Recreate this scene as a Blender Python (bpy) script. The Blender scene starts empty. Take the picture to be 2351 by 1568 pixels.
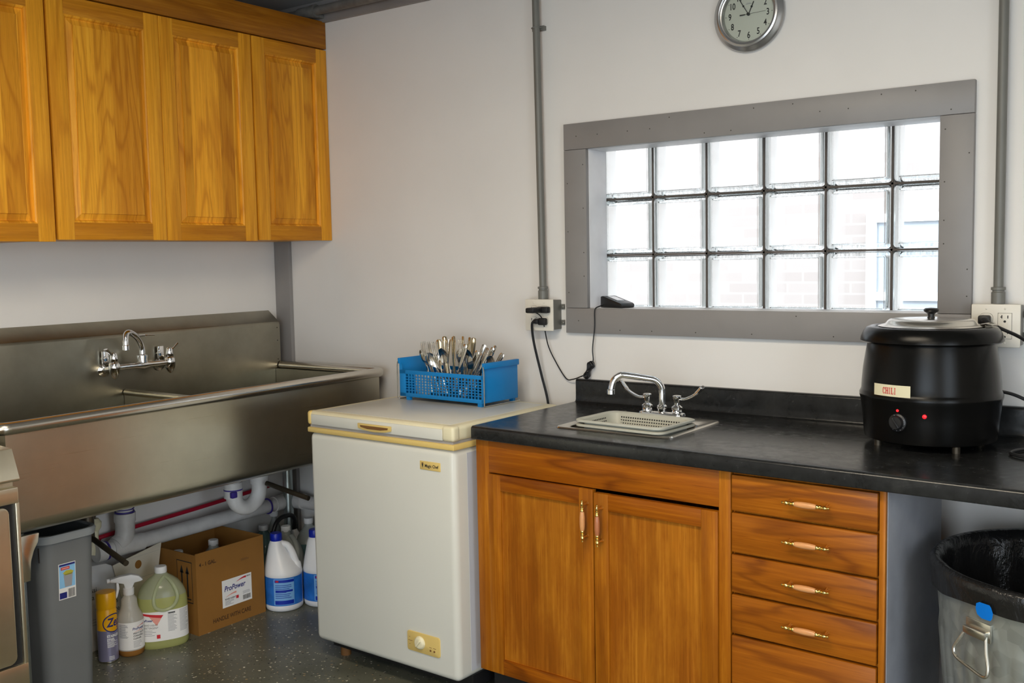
import bpy, bmesh, math, random
from mathutils import Matrix, Vector, Euler
random.seed(7)
PI = math.pi
scene = bpy.context.scene
COL = scene.collection
F = 0.035                     # floor level while building; everything is lowered by F at the end

# ------------------------------------------------------------------ materials
def _new(name):
    m = bpy.data.materials.new(name); m.use_nodes = True
    nt = m.node_tree; nt.nodes.clear()
    out = nt.nodes.new('ShaderNodeOutputMaterial')
    return m, nt, out
def N(nt, t, **kw):
    n = nt.nodes.new(t)
    for k, v in kw.items(): setattr(n, k, v)
    return n
def L(nt, a, b): nt.links.new(a, b)
def bsdf(nt, out, col=(.8,.8,.8), rough=.5, metal=0., spec=.5, coat=0., coat_r=.1, trans=0., ior=1.45):
    b = N(nt, 'ShaderNodeBsdfPrincipled')
    b.inputs['Base Color'].default_value = (*col, 1)
    b.inputs['Roughness'].default_value = rough
    b.inputs['Metallic'].default_value = metal
    b.inputs['Specular IOR Level'].default_value = spec
    b.inputs['Coat Weight'].default_value = coat
    b.inputs['Coat Roughness'].default_value = coat_r
    b.inputs['Transmission Weight'].default_value = trans
    b.inputs['IOR'].default_value = ior
    L(nt, b.outputs[0], out.inputs[0])
    return b
def coords(nt, scale=(1,1,1), offset=True):
    tc = N(nt, 'ShaderNodeTexCoord'); mp = N(nt, 'ShaderNodeMapping')
    mp.inputs['Scale'].default_value = scale
    if offset:
        oi = N(nt, 'ShaderNodeObjectInfo'); mul = N(nt, 'ShaderNodeVectorMath', operation='SCALE')
        cb = N(nt, 'ShaderNodeCombineXYZ')
        L(nt, oi.outputs['Random'], cb.inputs[0]); L(nt, oi.outputs['Random'], cb.inputs[1]); L(nt, oi.outputs['Random'], cb.inputs[2])
        mul.inputs['Scale'].default_value = 37.0
        L(nt, cb.outputs[0], mul.inputs[0])
        ad = N(nt, 'ShaderNodeVectorMath', operation='ADD')
        L(nt, tc.outputs['Object'], ad.inputs[0]); L(nt, mul.outputs[0], ad.inputs[1])
        L(nt, ad.outputs[0], mp.inputs[0])
    else:
        L(nt, tc.outputs['Object'], mp.inputs[0])
    return mp.outputs[0]
def noise(nt, vec, scale, detail=3, rough=.5, dist=0):
    n = N(nt, 'ShaderNodeTexNoise'); L(nt, vec, n.inputs['Vector'])
    n.inputs['Scale'].default_value = scale; n.inputs['Detail'].default_value = detail
    n.inputs['Roughness'].default_value = rough; n.inputs['Distortion'].default_value = dist
    return n
def ramp(nt, fac, stops):
    r = N(nt, 'ShaderNodeValToRGB'); e = r.color_ramp.elements
    e[0].position = stops[0][0]; e[0].color = (*stops[0][1], 1)
    e[1].position = stops[-1][0]; e[1].color = (*stops[-1][1], 1)
    for p, c in stops[1:-1]:
        x = e.new(p); x.color = (*c, 1)
    L(nt, fac, r.inputs[0]); return r
def math_(nt, op, a, b=None, clamp=False):
    m = N(nt, 'ShaderNodeMath', operation=op); m.use_clamp = clamp
    for i, v in enumerate((a, b)):
        if v is None: continue
        if isinstance(v, (int, float)): m.inputs[i].default_value = v
        else: L(nt, v, m.inputs[i])
    return m.outputs[0]
def mixc(nt, fac, a, b, mode='MIX'):
    m = N(nt, 'ShaderNodeMix', data_type='RGBA', blend_type=mode)
    for idx, v in ((0, fac), (6, a), (7, b)):
        if isinstance(v, (int, float)): m.inputs[idx].default_value = v
        elif isinstance(v, tuple): m.inputs[idx].default_value = (*v, 1)
        else: L(nt, v, m.inputs[idx])
    return m.outputs[2]
def bump(nt, b, height, strength=.2, dist=.01):
    bp = N(nt, 'ShaderNodeBump'); bp.inputs['Strength'].default_value = strength; bp.inputs['Distance'].default_value = dist
    L(nt, height, bp.inputs['Height']); L(nt, bp.outputs[0], b.inputs['Normal'])

def plain(name, col, rough=.5, metal=0., var=0.0, vscale=8., bumps=0., bscale=60., spec=.5, coat=0.):
    m, nt, out = _new(name)
    b = bsdf(nt, out, col, rough, metal, spec, coat)
    if var or bumps: v = coords(nt)
    if var:
        n = noise(nt, v, vscale, 4)
        r = ramp(nt, n.outputs[0], [(.3, tuple(c*(1-var) for c in col)), (.7, tuple(min(1, c*(1+var)) for c in col))])
        L(nt, r.outputs[0], b.inputs['Base Color'])
    if bumps:
        n2 = noise(nt, v, bscale, 3); bump(nt, b, n2.outputs[0], bumps, .004)
    return m

def wood(name, axis, light, mid, dark, planks=0, pl_axis=1, ringk=9., coat=.07, rough=.40, worn=0., rmix=.45, dax=0):
    """grain runs along axis (0,1,2)"""
    m, nt, out = _new(name)
    b = bsdf(nt, out, mid, rough, 0, .22, coat, .18)
    v0 = coords(nt)
    tc = N(nt, 'ShaderNodeTexCoord')
    sep = N(nt, 'ShaderNodeSeparateXYZ'); L(nt, tc.outputs['Object'], sep.inputs[0])
    vec = v0
    pv = None
    if planks:
        u = math_(nt, 'MULTIPLY', sep.outputs[pl_axis], 1.0/planks)
        fl = math_(nt, 'FLOOR', u)
        wn = N(nt, 'ShaderNodeTexWhiteNoise', noise_dimensions='1D'); L(nt, fl, wn.inputs['W'])
        pv = wn.outputs['Value']
        ad = N(nt, 'ShaderNodeVectorMath', operation='ADD'); sc = N(nt, 'ShaderNodeVectorMath', operation='SCALE')
        sc.inputs['Scale'].default_value = 9.0
        L(nt, wn.outputs['Color'], sc.inputs[0]); L(nt, v0, ad.inputs[0]); L(nt, sc.outputs[0], ad.inputs[1])
        vec = ad.outputs[0]
    def mapped(al, ac):
        mp = N(nt, 'ShaderNodeMapping'); s = [ac, ac, ac]; s[dax] = ac*.05; s[axis] = al
        mp.inputs['Scale'].default_value = s; L(nt, vec, mp.inputs[0]); return mp.outputs[0]
    field = noise(nt, mapped(1.0, 7.5), 1.0, 3, .42, .35)
    k = math_(nt, 'MULTIPLY', field.outputs[0], ringk * 6.28)
    s = math_(nt, 'SINE', k)
    s2 = math_(nt, 'MULTIPLY_ADD', s, .5); nt.nodes[-1].inputs[2].default_value = .5
    s3 = math_(nt, 'POWER', s2, 4.5)
    streak = noise(nt, mapped(2.6, 120.), 1.0, 5, .65)
    pore = noise(nt, mapped(14., 420.), 1.0, 2, .5)
    base = ramp(nt, streak.outputs[0], [(.32, tuple(x*.86 for x in mid)), (.5, mid), (.68, light)])
    c = mixc(nt, math_(nt, 'MULTIPLY', s3, rmix), base.outputs[0], dark)
    if pv is not None:
        t = ramp(nt, pv, [(0., tuple(x*.80 for x in light)), (.5, (1, 1, 1)), (1., (1.12, 1.06, 1.0))])
        t.color_ramp.elements[0].color = (.72, .62, .50, 1)
        c = mixc(nt, 1.0, c, t.outputs[0], 'MULTIPLY')
    pr = ramp(nt, pore.outputs[0], [(.60, (1, 1, 1)), (.74, (.68, .58, .5))])
    c = mixc(nt, .8, c, pr.outputs[0], 'MULTIPLY')
    if worn:
        w = noise(nt, mapped(3., 9.), 1.0, 5, .65)
        wr = ramp(nt, w.outputs[0], [(.42, (.74, .62, .52)), (.6, (1, 1, 1)), (.75, (1.12, 1.06, 1.0))])
        c = mixc(nt, worn, c, wr.outputs[0], 'MULTIPLY')
    L(nt, c, b.inputs['Base Color'])
    bump(nt, b, pore.outputs[0], .06, .002)
    return m

def brushed(name, col, axis, rough=.3, blotch=.15, bs=.008):
    m, nt, out = _new(name)
    b = bsdf(nt, out, col, rough, 1.0)
    v = coords(nt)
    mp = N(nt, 'ShaderNodeMapping'); s = [500., 500., 500.]; s[axis] = 2.
    mp.inputs['Scale'].default_value = s; L(nt, v, mp.inputs[0])
    n = noise(nt, mp.outputs[0], 1.0, 3, .6)
    n2 = noise(nt, v, 4.0, 5, .6)
    r = ramp(nt, n2.outputs[0], [(.3, tuple(c*(1-blotch) for c in col)), (.7, tuple(min(1, c*(1+blotch*.5)) for c in col))])
    L(nt, r.outputs[0], b.inputs['Base Color'])
    rr = math_(nt, 'MULTIPLY_ADD', n.outputs[0], .12); nt.nodes[-1].inputs[2].default_value = rough - .06
    L(nt, rr, b.inputs['Roughness'])
    bump(nt, b, n.outputs[0], bs, .001)
    return m

def glassy(name, col, alpha=.7, rough=.15, sss=.0):
    """thin translucent plastic / liquid: transparent + translucent + glossy"""
    m, nt, out = _new(name)
    t = N(nt, 'ShaderNodeBsdfTransparent'); t.inputs[0].default_value = (*col, 1)
    d = N(nt, 'ShaderNodeBsdfPrincipled'); d.inputs['Base Color'].default_value = (*col, 1); d.inputs['Roughness'].default_value = rough
    tl = N(nt, 'ShaderNodeBsdfTranslucent'); tl.inputs[0].default_value = (*col, 1)
    m1 = N(nt, 'ShaderNodeMixShader'); m1.inputs[0].default_value = .35
    L(nt, d.outputs[0], m1.inputs[1]); L(nt, tl.outputs[0], m1.inputs[2])
    m2 = N(nt, 'ShaderNodeMixShader'); m2.inputs[0].default_value = alpha
    L(nt, t.outputs[0], m2.inputs[1]); L(nt, m1.outputs[0], m2.inputs[2])
    L(nt, m2.outputs[0], out.inputs[0])
    return m

M = {}
def mk():
    M['wall'] = plain('painted_wall', (.80,.775,.74), .55, var=.025, vscale=3., bumps=.05, bscale=90.)
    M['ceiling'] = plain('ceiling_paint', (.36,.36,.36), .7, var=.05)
    M['trim'] = plain('grey_trim_paint', (.262,.248,.240), .42, var=.07, vscale=6., bumps=.04, bscale=40)
    M['jamb'] = plain('jamb_paint', (.80,.80,.82), .4, var=.06, vscale=9.)
    M['dot'] = plain('nail_dark', (.03,.025,.02), .6)
    M['conduit'] = plain('grey_conduit_paint', (.165,.163,.145), .4, var=.06)
    M['pipe_dark'] = plain('ceiling_pipe_paint', (.14,.135,.125), .5, var=.2, vscale=30)
    U = ((.88,.415,.034), (.78,.33,.021), (.52,.175,.009))
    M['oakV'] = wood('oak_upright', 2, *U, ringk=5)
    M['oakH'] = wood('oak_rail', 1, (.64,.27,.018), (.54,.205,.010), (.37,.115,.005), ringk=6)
    M['oakP'] = wood('oak_panel', 2, (.93,.465,.042), (.85,.375,.025), (.54,.185,.010), planks=.062, pl_axis=1, ringk=11, rmix=.55)
    M['crownw'] = wood('crown_wood', 1, (.44,.175,.012), (.34,.12,.006), (.20,.060,.003), ringk=6)
    B_ = ((.48,.180,.012), (.385,.127,.006), (.19,.052,.003))
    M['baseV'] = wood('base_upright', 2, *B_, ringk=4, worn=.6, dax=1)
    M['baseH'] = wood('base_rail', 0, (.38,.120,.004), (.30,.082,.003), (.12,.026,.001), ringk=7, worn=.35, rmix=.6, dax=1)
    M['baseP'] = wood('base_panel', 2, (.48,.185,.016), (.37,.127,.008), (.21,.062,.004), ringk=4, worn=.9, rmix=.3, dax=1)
    M['drawerw'] = wood('drawer_front_wood', 0, (.40,.130,.008), (.32,.095,.005), (.13,.030,.002), ringk=9, worn=.35, rmix=.6, dax=1)
    M['side'] = plain('grey_side_panel', (.27,.28,.31), .5, var=.22, vscale=5, bumps=.1)
    M['toekick'] = plain('toe_kick', (.012,.012,.012), .6)
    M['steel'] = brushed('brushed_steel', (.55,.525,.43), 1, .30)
    M['steelshade'] = brushed('shaded_backsplash_steel', (.36,.335,.265), 1, .33, .22)  # backsplash copy of the sink steel, its dimmer reflection put into the colour
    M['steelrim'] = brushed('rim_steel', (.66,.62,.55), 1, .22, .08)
    M['steelX'] = brushed('appliance_steel', (.72,.65,.49), 1, .34)
    M['chrome'] = plain('chrome', (.80,.80,.80), .06, 1.0)
    M['cutlery'] = plain('cutlery_steel', (.68,.65,.60), .16, 1.0, var=.08, vscale=40)
    M['cutgold'] = plain('worn_cutlery_steel', (.66,.56,.38), .2, 1.0, var=.1, vscale=40)
    M['brass'] = plain('brass', (.86,.62,.20), .14, 1.0)
    M['grip'] = plain('pale_wood_grip', (.62,.29,.11), .35, var=.1, vscale=30, coat=.2)
    M['gripd'] = plain('pink_wood_grip', (.42,.15,.06), .35, var=.1, vscale=30, coat=.2)
    M['frz'] = plain('freezer_enamel', (.63,.625,.565), .28, var=.015, vscale=3, bumps=.02, bscale=120)
    M['frzside'] = plain('freezer_side_panel', (.55,.56,.60), .35)
    M['yellow'] = plain('yellowed_plastic', (.66,.48,.16), .38, var=.04)
    M['cream'] = plain('cream_plastic', (.74,.68,.47), .35, var=.03)
    M['gasket'] = plain('grey_gasket', (.35,.33,.31), .6)
    M['black'] = plain('black_plastic', (.012,.012,.013), .35)
    M['cord'] = plain('black_cord', (.010,.010,.011), .45)
    M['ink'] = plain('black_ink', (.02,.02,.02), .6)
    M['ink_grey'] = plain('grey_print', (.32,.32,.34), .6)
    M['ink_brown'] = plain('brown_print', (.17,.075,.02), .7)
    M['ink_card'] = plain('dark_brown_print', (.045,.018,.006), .7)
    M['ink_navy'] = plain('navy_print', (.015,.02,.17), .5)
    M['ink_red'] = plain('red_print', (.55,.02,.03), .5)
    M['ink_pale_red'] = plain('pale_red_print', (.75,.32,.26), .5)
    M['white_print'] = plain('white_print', (.85,.85,.85), .5)
    M['label'] = plain('white_label', (.80,.79,.78), .4, var=.02)
    M['blue'] = plain('blue_basket_plastic', (.004,.205,.54), .4, var=.06)
    M['white_plastic'] = plain('white_plastic', (.80,.80,.80), .35)
    M['ivory'] = plain('ivory_cover_plate', (.76,.72,.63), .35)
    M['wire'] = plain('steel_wire', (.6,.58,.52), .25, 1.0)
    M['tub'] = plain('grey_tub_plastic', (.50,.50,.43), .4, var=.04)
    M['kettle'] = kettle_mat()
    M['counter'] = counter_mat()
    M['floor'] = floor_mat()
    M['red_led'] = led('red_indicator', (.9,.02,.03), .6)
    M['pvc'] = plain('white_pvc', (.66,.64,.62), .35, var=.10, vscale=18)
    M['purple'] = plain('purple_primer', (.05,.03,.25), .5)
    M['pex'] = plain('red_water_line', (.42,.008,.03), .4)
    M['galv'] = galv_mat()
    M['galvleg'] = plain('galvanized_leg', (.45,.50,.49), .35, 1.0, var=.15, vscale=20)
    M['rod'] = plain('dark_steel_rod', (.09,.075,.055), .4, .8)
    M['bag'] = bag_mat()
    M['bluetape'] = plain('blue_tie', (.0,.16,.62), .35)
    M['graycan'] = plain('grey_bin_plastic', (.165,.175,.182), .42, var=.06, vscale=5)
    M['graycan_rim'] = plain('grey_bin_rim', (.30,.32,.33), .4)
    M['card'] = plain('corrugated_card', (.26,.115,.020), .75, var=.06, vscale=9, bumps=.05)
    M['card_in'] = plain('inner_card', (.26,.11,.018), .8, var=.08)
    M['whitecard'] = plain('white_card', (.62,.61,.60), .65, var=.06, vscale=9)
    M['creamcard'] = plain('cream_card', (.62,.57,.47), .7, var=.05)
    M['bleach'] = plain('bleach_bottle_plastic', (.80,.82,.86), .35)
    M['capblue'] = plain('blue_cap', (.005,.02,.38), .35)
    M['bluelabel'] = plain('blue_label', (.02,.16,.58), .35, var=.25, vscale=18)
    M['skylabel'] = plain('light_blue_label', (.20,.44,.80), .35)
    M['deeplabel'] = plain('deep_blue_label', (.006,.03,.40), .35)
    M['jugclear'] = glassy('translucent_jug', (.64,.68,.66), .62)
    M['jugteal'] = glassy('teal_liquid_jug', (.20,.36,.38), .75)
    M['jugyellow'] = glassy('yellow_green_detergent', (.66,.68,.26), .72)
    M['jugpale'] = glassy('pale_jug_shoulder', (.78,.82,.62), .5)
    M['spray'] = glassy('hazy_spray_bottle', (.84,.82,.76), .66)
    M['sprayliq'] = glassy('orange_liquid', (.55,.25,.06), .85)
    M['can_yellow'] = plain('yellow_can_paint', (.86,.42,.005), .3)
    M['can_purple'] = plain('purple_grey_can', (.27,.26,.40), .28, .4, var=.06)
    M['dial'] = plain('clock_dial', (.62,.64,.55), .4)
    M['silver'] = plain('silver_clock_rim', (.50,.50,.50), .26, .85)
    M['skyblue'] = plain('sky_blue_print', (.25,.52,.80), .4)
    M['olive'] = plain('olive_print', (.45,.42,.05), .5)
    M['whitejoint'] = plain('pale_mortar', (.75,.74,.72), .8)
    M['blockside'] = side_mat()
    M['mortar'] = plain('dark_joint', (.10,.085,.075), .8)
    M['brick'] = brick_mat()
    M['asphalt'] = plain('asphalt', (.28,.27,.26), .9, var=.1)
    M['lamp'] = led('lamp_diffuser', (1., .86, .64), 6.0)
    M['pane'] = pane_mat()
    M['edge'] = edge_mat()
    M['clockglass'] = pane_mat('clock_glass', .04)
    M['darkpane'] = plain('curtained_window_glass', (.30,.32,.35), .2)

def led(name, col, e):
    m, nt, out = _new(name); b = bsdf(nt, out, col, .25)
    b.inputs['Emission Color'].default_value = (*col, 1); b.inputs['Emission Strength'].default_value = e
    return m
def kettle_mat():
    m, nt, out = _new('black_hammered_enamel'); b = bsdf(nt, out, (.0042,.0042,.004), .18, 0, .2)
    n = noise(nt, coords(nt), 1000., 2); bump(nt, b, n.outputs[0], .16, .001); return m
def counter_mat():
    m, nt, out = _new('black_slate_laminate'); b = bsdf(nt, out, (.02,.02,.021), .30, 0, .5)
    v = coords(nt)
    n = noise(nt, v, 5., 8, .66, 1.2); n2 = noise(nt, v, 34., 6, .7, .4)
    r = ramp(nt, n.outputs[0], [(.36, (.010,.0105,.011)), (.58, (.017,.018,.0185)), (.74, (.042,.043,.042))])
    r2 = ramp(nt, n2.outputs[0], [(.4, (.85,.85,.85)), (.7, (1.3,1.3,1.3))])
    L(nt, mixc(nt, 1., r.outputs[0], r2.outputs[0], 'MULTIPLY'), b.inputs['Base Color'])
    rr = ramp(nt, n2.outputs[0], [(.3, (.17,)*3), (.7, (.29,)*3)]); L(nt, rr.outputs[0], b.inputs['Roughness'])
    bump(nt, b, n2.outputs[0], .02, .002); return m
def floor_mat():
    m, nt, out = _new('flecked_epoxy_floor'); b = bsdf(nt, out, (.12,.12,.1), .33, 0, .45)
    v = coords(nt, offset=False)
    n = noise(nt, v, 7., 4)
    c = ramp(nt, n.outputs[0], [(.3, (.098,.101,.076)), (.7, (.140,.142,.108))]).outputs[0]
    for sc, th, hi in ((95., .86, .40), (58., .91, .33), (170., .84, .44)):
        vo = N(nt, 'ShaderNodeTexVoronoi', feature='F1'); vo.inputs['Scale'].default_value = sc
        d = noise(nt, v, 260., 2); mx = mixc(nt, .012, v, d.outputs['Color'])
        L(nt, mx, vo.inputs['Vector'])
        sp = N(nt, 'ShaderNodeSeparateColor'); L(nt, vo.outputs['Color'], sp.inputs[0])
        a = math_(nt, 'GREATER_THAN', sp.outputs[0], th)
        rad = math_(nt, 'MULTIPLY', sp.outputs[2], hi)
        near = math_(nt, 'LESS_THAN', vo.outputs['Distance'], rad)
        mask = math_(nt, 'MULTIPLY', a, near)
        fc = ramp(nt, sp.outputs[1], [(0., (.012,.012,.012)), (.33, (.012,.012,.012)), (.36, (.62,.56,.40)), (.62, (.70,.66,.55)), (.8, (.36,.25,.12)), (1., (.8,.78,.70))])
        fc.color_ramp.interpolation = 'CONSTANT'
        c = mixc(nt, mask, c, fc.outputs[0])
    L(nt, c, b.inputs['Base Color'])
    bump(nt, b, noise(nt, v, 40., 3).outputs[0], .06, .003); return m
def galv_mat():
    m, nt, out = _new('galvanized_metal'); b = bsdf(nt, out, (.40,.42,.40), .42, .75)
    v = coords(nt)
    vo = N(nt, 'ShaderNodeTexVoronoi'); vo.inputs['Scale'].default_value = 38.; L(nt, v, vo.inputs['Vector'])
    sp = N(nt, 'ShaderNodeSeparateColor'); L(nt, vo.outputs['Color'], sp.inputs[0])
    n = noise(nt, v, 6., 5)
    f = math_(nt, 'MULTIPLY_ADD', sp.outputs[0], .25); L(nt, n.outputs[0], nt.nodes[-1].inputs[2])
    r = ramp(nt, f, [(.35, (.32,.34,.32)), (.85, (.52,.55,.52))]); L(nt, r.outputs[0], b.inputs['Base Color'])
    rr = ramp(nt, sp.outputs[1], [(0., (.34,)*3), (1., (.5,)*3)]); L(nt, rr.outputs[0], b.inputs['Roughness'])
    return m
def bag_mat():
    m, nt, out = _new('black_bin_liner'); b = bsdf(nt, out, (.010,.010,.010), .20, 0, .5)
    n = noise(nt, coords(nt, (1,1,.35)), 28., 5, .6, .6); bump(nt, b, n.outputs[0], .55, .012); return m
def brick_mat():
    m, nt, out = _new('pale_brick'); b = bsdf(nt, out, (.5,.35,.3), .85, 0, .2)
    tc = N(nt, 'ShaderNodeTexCoord'); mp = N(nt, 'ShaderNodeMapping'); mp.inputs['Rotation'].default_value = (PI/2, 0, 0)
    L(nt, tc.outputs['Object'], mp.inputs[0])
    br = N(nt, 'ShaderNodeTexBrick'); L(nt, mp.outputs[0], br.inputs['Vector'])
    br.inputs['Scale'].default_value = 1.0; br.inputs['Brick Width'].default_value = .24; br.inputs['Row Height'].default_value = .085
    br.inputs['Mortar Size'].default_value = .008
    br.inputs['Color1'].default_value = (.262,.226,.213,1); br.inputs['Color2'].default_value = (.282,.247,.234,1); br.inputs['Mortar'].default_value = (.300,.266,.253,1)
    L(nt, br.outputs['Color'], b.inputs['Base Color']); return m
def pane_mat(name='clear_block_glass', gl=.10):
    m, nt, out = _new(name)
    t = N(nt, 'ShaderNodeBsdfTransparent'); t.inputs[0].default_value = (.97,.985,.98,1)
    g = N(nt, 'ShaderNodeBsdfGlossy'); g.inputs['Roughness'].default_value = .06
    fr = N(nt, 'ShaderNodeFresnel'); fr.inputs[0].default_value = 1.35
    mx = N(nt, 'ShaderNodeMixShader'); L(nt, fr.outputs[0], mx.inputs[0])
    L(nt, t.outputs[0], mx.inputs[1]); L(nt, g.outputs[0], mx.inputs[2])
    L(nt, mx.outputs[0], out.inputs[0]); return m
def edge_mat():
    m, nt, out = _new('block_glass_edge')
    t = N(nt, 'ShaderNodeBsdfTransparent'); t.inputs[0].default_value = (.95,.98,.97,1)
    tl = N(nt, 'ShaderNodeBsdfTranslucent'); tl.inputs[0].default_value = (.98,.99,.985,1)
    g = N(nt, 'ShaderNodeBsdfGlossy'); g.inputs['Roughness'].default_value = .08
    v = coords(nt, (170, 170, 3)); n = noise(nt, v, 1.0, 2)
    r = ramp(nt, n.outputs[0], [(.40, (.10,)*3), (.66, (.45,)*3)])
    m1 = N(nt, 'ShaderNodeMixShader'); L(nt, r.outputs[0], m1.inputs[0]); L(nt, t.outputs[0], m1.inputs[1]); L(nt, tl.outputs[0], m1.inputs[2])
    fr = N(nt, 'ShaderNodeFresnel'); fr.inputs[0].default_value = 1.3
    m2 = N(nt, 'ShaderNodeMixShader'); L(nt, fr.outputs[0], m2.inputs[0]); L(nt, m1.outputs[0], m2.inputs[1]); L(nt, g.outputs[0], m2.inputs[2])
    L(nt, m2.outputs[0], out.inputs[0]); return m
def side_mat():
    m, nt, out = _new('block_glass_side')
    d = N(nt, 'ShaderNodeBsdfDiffuse'); d.inputs[0].default_value = (.93,.95,.94,1)
    g = N(nt, 'ShaderNodeBsdfGlossy'); g.inputs['Roughness'].default_value = .06; g.inputs[0].default_value = (.97,.985,.98,1)
    mx = N(nt, 'ShaderNodeMixShader'); mx.inputs[0].default_value = .72
    L(nt, d.outputs[0], mx.inputs[1]); L(nt, g.outputs[0], mx.inputs[2]); L(nt, mx.outputs[0], out.inputs[0]); return m
mk()

# ------------------------------------------------------------------ mesh helpers
class MB:
    def __init__(s): s.bm = bmesh.new(); s.mats = []; s.cur = 0
    def use(s, m):
        if m not in s.mats: s.mats.append(m)
        s.cur = s.mats.index(m); return s
    def _join(s, b2, mtx=None):
        if mtx is not None: bmesh.ops.transform(b2, matrix=mtx, verts=b2.verts)
        for f in b2.faces: f.material_index = s.cur
        me = bpy.data.meshes.new('tmp'); b2.to_mesh(me); b2.free()
        s.bm.from_mesh(me); bpy.data.meshes.remove(me); return s
    def box(s, x0, x1, y0, y1, z0, z1, bev=0., seg=2, mtx=None):
        b = bmesh.new(); bmesh.ops.create_cube(b, size=1)
        for v in b.verts:
            v.co = Vector((x0+(v.co.x+.5)*(x1-x0), y0+(v.co.y+.5)*(y1-y0), z0+(v.co.z+.5)*(z1-z0)))
        if bev: bmesh.ops.bevel(b, geom=b.edges[:], offset=bev, segments=seg, profile=.5, affect='EDGES')
        return s._join(b, mtx)
    def prism(s, pts, fn, d0, d1, bev=0., seg=2, mtx=None):
        """polygon pts (u,v) swept from depth d0 to d1; fn(u,v,d)->xyz"""
        b = bmesh.new()
        a = [b.verts.new(fn(u, v, d0)) for u, v in pts]; c = [b.verts.new(fn(u, v, d1)) for u, v in pts]
        n = len(pts)
        b.faces.new(a); b.faces.new(c[::-1])
        for i in range(n): b.faces.new((a[i], a[(i+1) % n], c[(i+1) % n], c[i]))
        bmesh.ops.recalc_face_normals(b, faces=b.faces[:])
        if bev: bmesh.ops.bevel(b, geom=b.edges[:], offset=bev, segments=seg, profile=.5, affect='EDGES')
        return s._join(b, mtx)
    def rings(s, rings, cap0=True, cap1=True, closed=True, loop=False, mtx=None):
        b = bmesh.new(); R = [[b.verts.new(p) for p in r] for r in rings]; n = len(R[0])
        rng = range(len(R) if loop else len(R)-1)
        for i in rng:
            A, B = R[i], R[(i+1) % len(R)]
            for j in range(n if closed else n-1):
                k = (j+1) % n
                try: b.faces.new((A[j], A[k], B[k], B[j]))
                except ValueError: pass
        if not loop and closed:
            if cap0: b.faces.new(R[0][::-1])
            if cap1: b.faces.new(R[-1])
        bmesh.ops.remove_doubles(b, verts=b.verts[:], dist=1e-6)
        if closed: bmesh.ops.recalc_face_normals(b, faces=b.faces[:])
        return s._join(b, mtx)
    def lathe(s, prof, c=(0,0,0), seg=40, rx=1., ry=1., cap0=True, cap1=True, mtx=None, a0=0., a1=2*PI):
        full = abs(a1-a0-2*PI) < 1e-6
        n = seg if full else seg+1
        rr = [[(c[0]+r*rx*math.cos(a0+(a1-a0)*j/seg), c[1]+r*ry*math.sin(a0+(a1-a0)*j/seg), c[2]+z) for j in range(n)] for r, z in prof]
        return s.rings(rr, cap0, cap1, closed=full, mtx=mtx)
    def tube(s, pts, r, seg=12, loop=False, caps=True, mtx=None, sq=None):
        P = [Vector(p) for p in pts]; n = len(P)
        T = []
        for i in range(n):
            a = P[i-1] if (i or loop) else P[i]; c = P[(i+1) % n] if (i < n-1 or loop) else P[i]
            T.append((c-a).normalized())
        up = Vector((0,0,1)) if abs(T[0].z) < .9 else Vector((1,0,0))
        nrm = T[0].cross(up).normalized(); rr = []
        for i in range(n):
            if i:
                q = T[i-1].rotation_difference(T[i]); nrm = (q @ nrm).normalized()
            bn = T[i].cross(nrm).normalized(); R = r[i] if isinstance(r, (list, tuple)) else r
            k = sq or (1, 1)
            rr.append([P[i]+nrm*R*k[0]*math.cos(2*PI*j/seg)+bn*R*k[1]*math.sin(2*PI*j/seg) for j in range(seg)])
        return s.rings(rr, caps, caps, loop=loop, mtx=mtx)
    def cyl(s, p0, p1, r, seg=24, r1=None):
        return s.tube([p0, p1], [r, r if r1 is None else r1], seg)
    def ball(s, c, r, sc=(1,1,1), u=20, v=12):
        b = bmesh.new(); bmesh.ops.create_uvsphere(b, u_segments=u, v_segments=v, radius=r)
        for w in b.verts: w.co = Vector((c[0]+w.co.x*sc[0], c[1]+w.co.y*sc[1], c[2]+w.co.z*sc[2]))
        return s._join(b)
    def quad(s, *p):
        b = bmesh.new(); b.faces.new([b.verts.new(q) for q in p]); return s._join(b)
    def poly(s, pts3): return s.quad(*pts3)

def smooth(pts, n=8, loop=False):
    P = [Vector(p) for p in pts]; out = []; m = len(P)
    for i in range(m if loop else m-1):
        p0 = P[i-1] if (i or loop) else P[0]; p1 = P[i]; p2 = P[(i+1) % m]; p3 = P[(i+2) % m] if (loop or i+2 < m) else P[-1]
        for k in range(n):
            t = k/n
            out.append(.5*((2*p1)+(p2-p0)*t+(2*p0-5*p1+4*p2-p3)*t*t+(3*p1-p0-3*p2+p3)*t**3))
    if not loop: out.append(P[-1])
    return out
def rrect(w, d, r, n=6, cx=0, cy=0):
    out = []
    for sx, sy, a in ((1,1,0), (-1,1,PI/2), (-1,-1,PI), (1,-1,1.5*PI)):
        for k in range(n+1):
            t = a+PI/2*k/n
            out.append((cx+sx*(w/2-r)+r*math.cos(t), cy+sy*(d/2-r)+r*math.sin(t)))
    return out

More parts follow.
